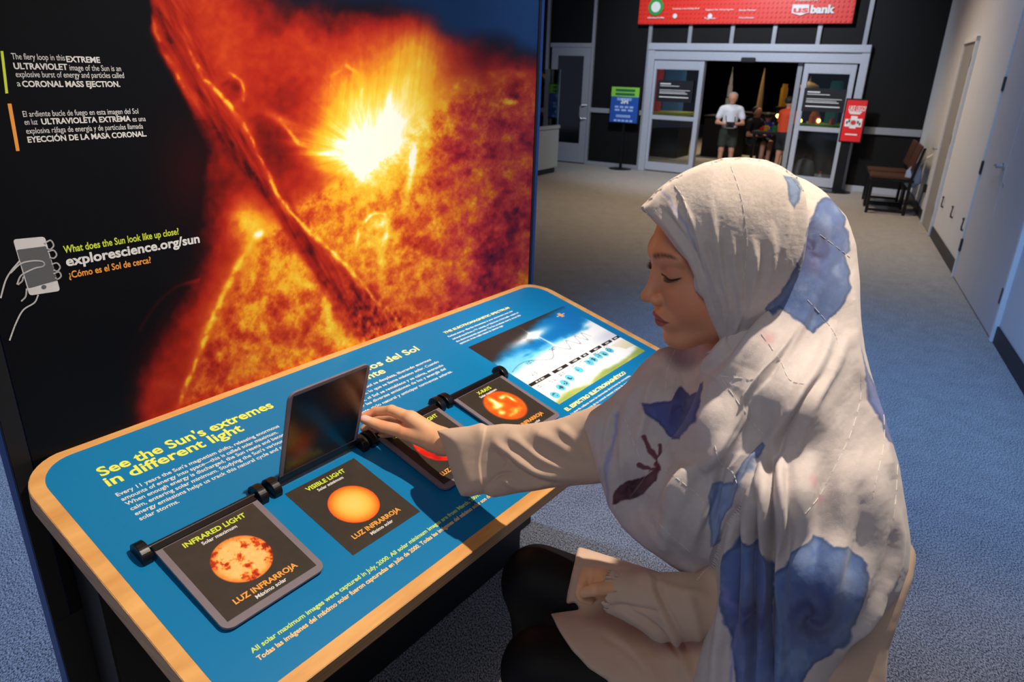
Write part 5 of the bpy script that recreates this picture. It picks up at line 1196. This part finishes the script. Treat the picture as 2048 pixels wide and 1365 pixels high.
for x in (1350, 1420):
    c_, z_ = bq(x, 32); MB().lathe(Frame(BF.p(c_, z_, .018), BF.ex, BF.ey, BF.ez), [(.035, 0), (.035, .006)], 16).build('sponsor_mark', M_white, ban)
words('presented_text', 'Presented by', BD, (1592, 2), (1636, 3), .026, M_white, ban, .0004, .024)
# stand sign left --------------------------------------------------------
def stand_sign(base, quad, name, lab, edge, thick):
    bp = floorpx(*base); c = float((bp-BW.o) @ BW.ez)
    F_ = Frame(BW.p(0, 0, c), BW.ex, BW.ey, BW.ez); r = tag(empty(name, F_.p(*F_.px(*base)[:1], 0)), lab, 'sign')
    a = [F_.px(*q, .03) for q in quad]; x0 = (a[0][0]+a[3][0])/2; x1 = (a[1][0]+a[2][0])/2; z1 = (a[0][1]+a[1][1])/2; z0 = (a[2][1]+a[3][1])/2
    s0 = F_.px(*base)[0]
    MB().box(F_, x0-edge, x1+edge, z0-edge, z1+edge, .0, .03, .004).build('board_frame', M_rod, r)
    MB().box(F_, s0-thick/2, s0+thick/2, .02, z0, -.02, .005, .004).build('post', M_rod, r)
    MB().lathe(Frame(F_.p(s0, 0, 0), F_.ex, -F_.ez, F_.ey), [(.20, 0), (.20, .012), (.03, .025)], 28).build('base', M_rod, r)
    return r, F_, x0, x1, z0, z1
r, F_, x0, x1, z0, z1 = stand_sign((1240, 338), ((1224, 173), (1280, 176), (1273, 246), (1219, 244)), 'floor_sign', 'green and blue sponsor sign on a black stand by the grey side door', .015, .05)
FD = Frame(F_.o, F_.ex, -F_.ey, F_.ez); H_s, W_s = z1-z0, x1-x0
MB().box(F_, x0, x1, z0, z1-H_s*.27, .030, .034).build('blue_print', mat('sign_blue', (30, 76, 160), .5), r)
MB().box(F_, x0, x1, z1-H_s*.27, z1, .030, .034).build('green_print', mat('sign_green', (128, 190, 60), .5), r)
ls = MB()
for fy in (.91, .80): ls.box(F_, x0+W_s*.15, x1-W_s*.15, z1-H_s*(1-fy)-.02, z1-H_s*(1-fy)+.02, .034, .036)
ls.build('headline_bars', mat('sign_dark_green', (20, 96, 60), .5), r)
text('sponsor_text', '3M', FD, (x0+x1)/2, -(z1-H_s*.46), .0345, .11, M_white, r, .004, 'CENTER')
ls = MB(); rnd = random.Random(5)
for fy, seg_ in ((.68, 1), (.64, 1), (.44, 4), (.35, 3), (.20, 1), (.16, 1), (.05, 5)):
    for k in range(seg_): a = .14+.72*(k+.12)/seg_; b = .14+.72*(k+.85)/seg_; ls.box(F_, x0+W_s*a, x0+W_s*b, z0+H_s*fy-.008*(1+(seg_ > 1)), z0+H_s*fy+.008*(1+(seg_ > 1)), .034, .036)
ls.build('small_print', mat('sign_pale_blue', (150, 180, 225), .5), r)
r, F_, x0, x1, z0, z1 = stand_sign((1672, 384), ((1694, 199), (1735, 202), (1720, 285), (1681, 281)), 'floor_sign', 'red sign asking LIKE LEGO? on a black stand right of the sliding entrance', .02, .13)
FD = Frame(F_.o, F_.ex, -F_.ey, F_.ez); H_s, W_s = z1-z0, x1-x0
MB().box(F_, x0, x1, z0, z1, .030, .034).build('red_print', mat('sign_red', (214, 26, 30), .45), r)
o = words('headline_text', 'LIKE LEGO?', FD, (1697, 221), (1731, 224), .07, M_white, r, .002, .0345)
ls = MB()
for fy, w_ in ((.715, .32), (.68, .26), (.17, .30)): ls.box(F_, (x0+x1)/2-W_s*w_, (x0+x1)/2+W_s*w_, z0+H_s*fy-.009, z0+H_s*fy+.009, .034, .036)
for k, (a, b, c_, d_) in enumerate(((.08, .38, .36, .54), (.34, .66, .32, .62), (.62, .92, .36, .56))): ls.box(F_, x0+W_s*a, x0+W_s*b, z0+H_s*c_, z0+H_s*d_, .034, .036)
ls.build('white_print', M_white, r)
for a, c_ in ((.14, .42), (.24, .46), (.68, .44), (.78, .40)): MB().box(F_, x0+W_s*a, x0+W_s*(a+.08), z0+H_s*c_, z0+H_s*(c_+.07), .036, .038).build('picture_figure', mat('print_dark', (50, 50, 60), .5), r)
MB().lathe(Frame(F_.p((x0+x1)/2, z0+H_s*.46, .036), F_.ex, F_.ey, F_.ez), [(.035, 0), (.035, .002)], 16).build('picture_centre', mat('sign_red2', (200, 50, 50), .5), r)
# display case left --------------------------------------------------------
c0, c1 = floorpx(1080, 352), floorpx(1114, 345); ex = (c1-c0)/np.linalg.norm(c1-c0); DCF = Frame(c1, ex, UP, np.cross(ex, UP)); 
if DCF.ez @ (CAMC-c1) < 0: DCF.ez = -DCF.ez
_, zp = DCF.px(1119, 250); _, zg = DCF.px(1122, 139); wd = .9
dc = tag(empty('display_case', DCF.p(-wd/2, 0, -.3)), 'grey museum pedestal with a clear glass box partly behind the exhibit panel', 'display case')
M_ped = mat('pedestal_grey', (158, 166, 168), .5)
MB().box(DCF, -wd+.05, -.04, 0, .09, -.62, -.03, .003).build('kick_plate', M_blk, dc)
MB().box(DCF, -wd, 0, .09, zp-.06, -.65, 0, .006).build('pedestal', M_ped, dc); MB().box(DCF, -wd-.01, .012, zp-.055, zp, -.66, .012, .005).build('pedestal_top', M_ped, dc)
mb = MB()
for a in ((-wd+.02, -wd+.028, -.63, -.02), (-.028, -.02, -.63, -.02)): mb.box(DCF, a[0], a[1], zp, zg, a[2], a[3])
mb.box(DCF, -wd+.02, -.02, zp, zg, -.63, -.622).box(DCF, -wd+.02, -.02, zp, zg, -.028, -.02).box(DCF, -wd+.02, -.02, zg-.008, zg, -.63, -.02); mb.build('glass_box', M_glass, dc)
for a in (-wd+.024, -.024):
    for b in (-.626, -.024): MB().box(DCF, a-.006, a+.006, zp, zg, b-.006, b+.006).build('glass_edge', mat('glass_edge_tint', (120, 150, 170), .2), dc)
mdl = tag(empty('display_model', DCF.p(-.2, zp, -.3)), 'small white and purple model standing inside the glass display case', 'model')
MB().box(DCF, -.42, -.08, zp, zp+.04, -.45, -.15, .004).build('plinth', M_white, mdl)
MB().lathe(Frame(DCF.p(-.26, zp+.04, -.3), DCF.ex, -DCF.ez, UP), [(.09, 0), (.1, .1), (.06, .22), (.07, .26), (.02, .34)], 18).build('vessel', M_white, mdl, True)
MB().box(DCF, -.15, -.09, zp+.04, zp+.30, -.36, -.26, .01).build('tower', mat('model_purple', (84, 60, 120), .5), mdl)
# chairs along the white wall ------------------------------------------------
M_seatw = mat('chair_wood', (70, 42, 24), .45, noise=.15, scale=8)
def chair(s, lab):
    r = tag(empty('side_chair', RW.p(s, 0, .35)), lab, 'chair', 'dark chairs along the white wall')
    w2, h = .25, .44
    for a in (-w2, w2):
        fr_leg = MB().box(RW, s+a-.018, s+a+.018, 0, h, .60, .636, .003); fr_leg.build('leg', M_rod, r)
        MB().prism(Frame(RW.p(s+a-.018, 0, 0), RW.ez, UP, RW.ex), [(.17, 0), (.206, 0), (.206, h), (.13, .84), (.10, .84), (.17, h)], 0, .036).build('leg', M_rod, r)
        MB().box(RW, s+a-.016, s+a+.016, .03, .06, .19, .62, .003).build('skid_rail', M_rod, r)
    MB().box(RW, s-w2, s+w2, h-.03, h, .15, .64, .004).build('seat_frame', M_rod, r)
    MB().box(RW, s-w2+.01, s+w2-.01, h, h+.03, .17, .65, .008).build('seat', M_seatw, r)
    MB().prism(Frame(RW.p(s-w2+.01, 0, 0), RW.ez, UP, RW.ex), [(.19, .56), (.215, .56), (.155, .86), (.13, .86)], 0, 2*w2-.02).build('backrest', M_seatw, r)
    return r
sA = float((floorpx(1800, 428)-CORNER) @ RW.ex)-.12
chair(sA, 'dark framed chair with wooden seat by the white wall, nearest the viewer'); chair(sA-.66, 'dark framed chair with wooden seat, farther of two near the back corner')
_q, _z = rwx(1838, 350, .1)
bg = tag(empty('cloth_bag', RW.p(_q, _z, .1)), 'pale blue cloth bag hanging on the white wall behind the two dark chairs', 'bag')
MB().lathe(Frame(RW.p(_q, _z-.16, .16), RW.ex, RW.ez, UP), [(.05, 0), (.10, .06), (.09, .2), (.04, .27), (.03, .3)], 14).build('bag_body', mat('pale_blue_cloth', (130, 152, 190), .8), bg, True)
MB().tube([RW.p(_q, _z+.12, .11), RW.p(_q-.03, _z+.22, .05), RW.p(_q, _z+.26, .0), RW.p(_q+.03, _z+.22, .05), RW.p(_q, _z+.12, .11)], .006).build('handle', M_white, bg)
# figures --------------------------------------------------------------------
def figure(lab, foot, headtop, height, face, top, bottom, hair, sitting=False, hold=True, st=.016, fixed=None):
    """small background visitor: one body mesh with clothes and hair as parts"""
    B = floorpx(*foot); hs = np.arange(.8, 2, .005); height = hs[np.argmin([abs(proj(B+UP*h_)[1]-headtop) for h_ in hs])]
    k = height/(1.30 if sitting else 1.72); fw = V3((math.cos(face), math.sin(face), 0)); sd = np.cross(UP, fw)
    r = tag(empty('person', B), lab, 'person')
    def w(f, s, u): return B+(fw*f+sd*s+UP*u)*k
    dz = -.42 if sitting else 0
    def field(P, part):
        f = None
        def add(g, kk=.03):
            nonlocal f; f = g if f is None else smin(f, g, kk)
        C_ = lambda a, b, ra, rb: sd_cap(P, w(*a), w(*b), ra*k, rb*k)
        if part in ('body',):
            add(C_((0, 0, 1.58+dz), (.02, 0, 1.60+dz), .095, .10)); add(C_((.03, 0, 1.54+dz), (.05, 0, 1.50+dz), .06, .05)); add(C_((-.01, 0, 1.48+dz), (-.01, 0, 1.38+dz), .052, .055), .02); add(C_((0, 0, 1.3+dz), (0, 0, 1.0+dz), .12, .12), .05)
            add(C_((.11, 0, 1.575+dz), (.12, 0, 1.56+dz), .014, .014), .01)
            for s in (-1, 1):
                el = (.06, .27*s, 1.08+dz); ha = (.27, .07*s, 1.06+dz) if hold else (.12, .25*s, .86+dz)
                add(C_((0, .20*s, 1.36+dz), el, .05, .042), .02); add(C_(el, ha, .042, .03), .02)
                add(C_(ha, (ha[0]+.05, ha[1]-.01*s, ha[2]+.01), .035, .025), .01)
                if sitting: add(C_((0, .1*s, .50), (.42, .12*s, .50), .085, .065)); add(C_((.42, .12*s, .50), (.40, .12*s, .08), .06, .045), .02); add(C_((.40, .12*s, .05), (.54, .12*s, .04), .045, .035), .02)
                else: add(C_((0, .1*s, .92), (.01, .11*s, .50), .085, .06)); add(C_((.01, .11*s, .50), (-.01, .12*s, .10), .058, .04), .02); add(C_((-.01, .12*s, .05), (.15, .13*s, .04), .045, .035), .02)
        if part == 'shirt':
            add(C_((0, 0, 1.30+dz), (0, 0, .98+dz), .16, .165)); add(C_((0, -.13, 1.36+dz), (0, .13, 1.36+dz), .085, .085), .06)
            for s in (-1, 1): add(C_((0, .19*s, 1.36+dz), (.03, .25*s, 1.20+dz), .072, .066), .03)
            f = smax(f, (w(0, 0, .94+dz)[2]-P[..., 2]), .01)
        if part == 'shorts':
            if sitting: add(C_((0, 0, .55), (.05, 0, .55), .17, .15)); [add(C_((0, .1*s, .52), (.34, .12*s, .51), .105, .09)) for s in (-1, 1)]
            else: add(C_((0, 0, .97), (0, 0, .88), .165, .16)); [add(C_((0, .095*s, .88), (.01, .11*s, .60), .105, .098), .04) for s in (-1, 1)]; f = smax(f, (w(0, 0, .58)[2]-P[..., 2]), .005); f = smax(f, P[..., 2]-w(0, 0, 1.0)[2], .01)
        if part == 'hair':
            add(sd_ell(P, w(-.015, 0, 1.625+dz), (.108*k, .105*k, .095*k))); f = smax(f, -sd_ell(P, w(.09, 0, 1.55+dz), (.07*k, .09*k, .085*k)), .01)
        if part == 'shoes':
            if not sitting: [add(C_((-.02, .12*s, .045), (.16, .13*s, .04), .058, .048)) for s in (-1, 1)]
            else: [add(C_((.38, .12*s, .045), (.55, .12*s, .04), .058, .048)) for s in (-1, 1)]
        return f
    for part, m in (('body', mat('far_skin', (196, 138, 108), .6)), ('shirt', top), ('shorts', bottom), ('hair', hair), ('shoes', M_blk)):
        lo = B-V3((.62, .62, .05))*k; hi = B+V3((.62, .62, 1.8))*k; s_ = st*(1.0 if part != 'hair' else .8)
        if part == 'shoes': hi[2] = B[2]+.2
        if part == 'shorts': hi[2] = B[2]+1.1*k
        if part == 'hair': lo[2] = B[2]+(1.3+dz)*k
        ax = [np.arange(lo[i], hi[i]+s_, s_) for i in range(3)]; P = np.stack(np.meshgrid(*ax, indexing='ij'), -1).astype(np.float32)
        v, q = nets(field(P, part)); o = finish(part, lo+v*s_, q, m, r, 0, None, None, 1)
    if hold:
        MB().box(Frame(w(.32, 0, 1.05+dz), fw, sd, UP), -.03, .05, -.07, .07, -.045, .05, .01).build('camera_body', M_blk, r) if False else None
    return r, w
M_tee = mat('white_cotton', (222, 222, 226), .8); M_dkgreen = mat('dark_olive_cloth', (44, 50, 42), .8); M_greyhair = mat('grey_hair', (150, 148, 146), .8); M_dk = mat('dark_cloth', (22, 22, 26), .8)
M_orange = mat('orange_cloth', (206, 66, 24), .8); M_dkhair = mat('dark_hair', (26, 18, 16), .7); M_bluec = mat('blue_cloth', (38, 46, 150), .8)
face0 = math.atan2(-1, -.25)
PH = 1.5
r, w = figure('standing grey haired person in white T-shirt and dark shorts holding a camera in the doorway', (1446, 346), 184, PH, face0, M_tee, M_dkgreen, M_greyhair)
fwm = V3((math.cos(face0), math.sin(face0), 0)); cmr = tag(empty('handheld_camera', w(.33, 0, 1.02)), 'small black camera held by the person in the white T-shirt', 'camera')
cf = Frame(w(.345, 0, 1.06), fwm, np.cross(UP, fwm), UP); MB().box(cf, -.025, .035, -.065, .065, -.045, .045, .008).build('camera_body', M_blk, cmr)
MB().lathe(Frame(cf.p(.035, 0, 0), cf.ey, cf.ez, cf.ex), [(.03, 0), (.03, .03), (.024, .035)], 16).build('lens', M_rod, cmr)
MB().tube(spline([cf.p(.0, -.065, .03), w(.14, -.10, 1.2), w(.06, -.09, 1.40), w(-.04, -.02, 1.44), w(.06, .07, 1.40), w(.14, .09, 1.2), cf.p(.0, .065, .03)]), .006).build('strap', M_blk, cmr)
figure('standing person in orange shirt and black shorts half behind the right glass leaf', (1556, 354), 192, PH*.98, face0+2.2, M_orange, M_dk, M_dkhair, hold=False)
TBc = -2.6
def hallpx(x, y, c): return BW.px(x, y, c)
figure('seated person in blue shirt at the dark table beyond the doorway', (1524, 318), 224, PH*.78, face0+2.8, M_bluec, M_dk, M_dkhair, True)
figure('seated person in dark clothes left of the blue shirted one beyond the doorway', (1499, 326), 212, PH*.78, face0+.8, M_dk, M_dk, M_dkhair, True)
# table of bricks beyond the doorway
tx0, tz = hallpx(1503, 262, -1.9); tx1, _ = hallpx(1568, 266, -1.9)
tb_ = tag(empty('activity_table', BW.p((tx0+tx1)/2, 0, -2.1)), 'low dark activity table with coloured bricks beyond the doorway', 'table')
tz = min(max(tz, .45), .8)
MB().box(BW, tx0, tx1, tz-.05, tz, -2.5, -1.9, .006).build('tabletop', M_dk, tb_)
for a in (tx0+.05, tx1-.05):
    for b in (-2.45, -1.95): MB().box(BW, a-.025, a+.025, 0, tz-.05, b-.025, b+.025).build('leg', M_rod, tb_)
rnd = random.Random(11); BR = [mat('brick_'+n_, c_, .4) for n_, c_ in (('red', (214, 40, 30)), ('yellow', (240, 190, 40)), ('blue', (40, 90, 200)), ('green', (60, 160, 70)), ('white', (230, 230, 230)))]
for i in range(10):
    a = tx0+.06+(tx1-tx0-.16)*((i % 5)+.3)/5; b = -2.42+.22*(i//5)+.1*rnd.random(); hh = .03+.08*rnd.random()
    o = MB().box(BW, a, a+.07, tz, tz+hh, b, b+.05, .003).build('toy_brick', BR[i % 5]); nmc = ('red', 'yellow', 'blue', 'green', 'white')[i % 5]
    tag(o, '%s toy brick in the %s row on the activity table beyond the doorway' % (nmc, ('back', 'front')[i//5]), 'toy brick', 'toy bricks on the activity table')
# models seen beyond the entrance
def model_at(x, ytop, ybot, c, prof, m, name, lab, cat, n=18, extra=None):
    a, z1 = hallpx(x, ytop, c); _, z0 = hallpx(x, ybot, c); z0 = max(z0, .0)
    fr = Frame(BW.p(a, z0, c), BW.ex, BW.ez, UP); H = z1-z0
    r = tag(empty(name, fr.o), lab, cat)
    MB().lathe(fr, [(p*H, h*H) for p, h in prof], n).build('body', m, r, True)
    return r, fr, H
Mmw = mat('model_white', (226, 222, 210), .5); Mtan = mat('model_tan', (196, 160, 110), .6)
ROC = [(.062, 0), (.062, .36), (.05, .40), (.05, .60), (.034, .66), (.034, .74), (.022, .80), (.012, .88), (.006, .90), (.005, 1)]
r, fr, H = model_at(1466, 134, 232, -3.4, ROC, Mmw, 'rocket_model', 'white model rocket rising behind the white shirted person', 'model')
for hh in (.20, .37, .62): MB().lathe(Frame(fr.p(0, 0, H*hh), fr.ex, fr.ey, fr.ez), [(.0635*H*(1 if hh < .4 else .6), 0), (.0635*H*(1 if hh < .4 else .6), .02*H)], 18).build('black_band', M_dk, r)
def plinth_under(fr, c, lab, w_=.35):
    z = float(fr.o[2])
    if z > .1:
        a = float((fr.o-BW.o) @ BW.ex); o = MB().box(BW, a-w_, a+w_, .0, z-.03, c-w_, c+w_, .01).box(BW, a-w_-.02, a+w_+.02, z-.03, z, c-w_-.02, c+w_+.02, .004).build('display_plinth', M_dk); tag(o, lab, 'plinth')
plinth_under(fr, -3.4, 'dark plinth under the white model rocket')
r, fr, H = model_at(1530, 136, 226, -4.4, [(.075, 0), (.07, .2), (.055, .5), (.03, .8), (.004, 1)], Mtan, 'tower_model', 'slender tan model tower behind the activity table', 'model', 8); plinth_under(fr, -4.4, 'dark plinth under the slender tan tower')
r, fr, H = model_at(1622, 152, 186, -3.0, [(.42, 0), (.5, .12), (.62, .30), (.55, .44), (.30, .56), (.10, .66), (.04, .8), (.01, 1)], Mtan, 'dome_model', 'tan model dome with a spire seen through the right glass leaf', 'model', 20); plinth_under(fr, -3.0, 'dark plinth under the tan dome', .2)
r, fr, H = model_at(1571, 168, 214, -2.8, [(.16, 0), (.16, .8), (.12, .86), (.12, 1)], mat('model_yellow', (236, 168, 50), .5), 'column_model', 'yellow model column beside the right glass leaf', 'model', 4); plinth_under(fr, -2.8, 'dark plinth under the yellow column', .08)
a, z = hallpx(1652, 250, -2.2); gt = tag(empty('landscape_table', BW.p(a, 0, -2.2)), 'table with a green model landscape seen through the right glass leaf', 'table')
MB().box(BW, a-.45, a+.6, 0, z-.04, -2.6, -1.8, .01).build('cabinet', M_dk, gt); MB().box(BW, a-.48, a+.63, z-.04, z+.02, -2.64, -1.76, .006).build('green_top', mat('model_green', (96, 150, 44), .7), gt)
for i, (dx, rr_, hh, mm, nm_, lb) in enumerate(((-.18, .10, .26, mat('model_orange', (238, 120, 30), .5), 'cone_model', 'orange model tent on the green landscape'), (.12, .05, .12, BR[0], 'figurine', 'small red model figure on the green landscape'), (-.38, .07, .14, M_dk, 'figurine', 'small dark model house left of the orange tent'), (.34, .08, .12, Mtan, 'figurine', 'small tan model house right of the orange tent'))):
    o = MB().lathe(Frame(BW.p(a+dx, z+.02, -2.0), BW.ex, BW.ez, UP), [(rr_, 0), (rr_*.9, hh*.5), (rr_*.3, hh)], 10).build(nm_, mm); tag(o, lb, 'model')
for x, yt, yb, c, col, nm_, lb in ((1354, 128, 172, -3.2, (70, 130, 200), 'blue_column', 'tall pale blue column seen through the left glass leaf'), (1318, 130, 150, -2.4, (220, 60, 40), 'red_lantern', 'small red object high behind the left glass leaf'), (1676, 162, 182, -2.5, (40, 160, 160), 'teal_drum', 'teal drum shape behind the right glass leaf')):
    a_, z1_ = hallpx(x, yt, c); _, z0_ = hallpx(x, yb, c); w_ = .18 if 'column' in nm_ else .1
    o = MB().box(BW, a_-w_, a_+w_, 0.0, z1_, c-w_, c+w_, .02).build(nm_, mat(nm_, col, .5)); tag(o, lb, 'model')
a_, z_ = hallpx(1350, 226, -2.6); o = MB().box(BW, a_-.6, a_+.26, 0, z_-.05, -3, -2.2, .01).build('cabinet', M_dk); st2 = tag(empty('display_bench', BW.p(a_, 0, -2.6)), 'low bench with yellow green top seen through the left glass leaf', 'table'); o.parent = st2; o.matrix_parent_inverse = Matrix.Translation(-Vector(st2.location))
MB().box(BW, a_-.62, a_+.28, z_-.05, z_+.02, -3.02, -2.18, .006).build('yellow_top', mat('model_lime', (170, 180, 50), .6), st2)
# rucksack by the right leaf
a_, _ = bwx(1605, 358, -.5); rk = tag(empty('rucksack', BW.p(a_, 0, -.5)), 'grey rucksack on the floor behind the right glass leaf', 'bag')
MB().lathe(Frame(BW.p(a_, 0, -.5), BW.ex, BW.ez*.7, UP), [(.14, 0), (.17, .06), (.17, .22), (.12, .34), (.04, .38)], 16).build('bag_body', mat('grey_nylon', (84, 82, 80), .7), rk, True)
MB().tube(spline([BW.p(a_-.05, .36, -.5), BW.p(a_-.03, .44, -.5), BW.p(a_+.03, .44, -.5), BW.p(a_+.05, .36, -.5)]), .012).build('strap', M_dk, rk)
a2_, _ = bwx(1637, 366, -.45); bo = tag(empty('bottle', BW.p(a2_, 0, -.45)), 'small bottle with red cap beside the grey rucksack', 'bottle')
MB().lathe(Frame(BW.p(a2_, 0, -.45), BW.ex, BW.ez, UP), [(.033, 0), (.035, .12), (.015, .16)], 14).build('bottle_body', Mmw, bo, True); MB().lathe(Frame(BW.p(a2_, .16, -.45), BW.ex, BW.ez, UP), [(.018, 0), (.018, .04)], 14).build('cap', BR[0], bo)

M_bulb = mat('warm_bulb', (255, 190, 110), .5, emit=6.)
for i, (x, y, c, lb) in enumerate(((1600, 246, -1.95, 'small glowing lamp at the left end of the green landscape table'), (1636, 246, -1.95, 'small glowing lamp in the middle of the green landscape table'), (1555, 236, -2.2, 'small glowing lamp above the activity table beyond the doorway'))):
    a_, z_ = hallpx(x, y, c); f_ = Frame(BW.p(a_, z_, c), BW.ex, BW.ez, UP); r_ = tag(empty('table_lamp', f_.o), lb, 'lamp', 'small glowing lamps beyond the doorway')
    MB().lathe(f_, [(.012, 0), (.035, .02), (.038, .045), (.02, .07)], 12).build('bulb', M_bulb, r_, True); MB().tube([f_.p(0, 0, .005), f_.p(0, 0, -(max(.012, float(f_.o[2])-z-.021) if i < 2 else float(f_.o[2])-tz-.002))], .008).build('lamp_stem', M_dk, r_)
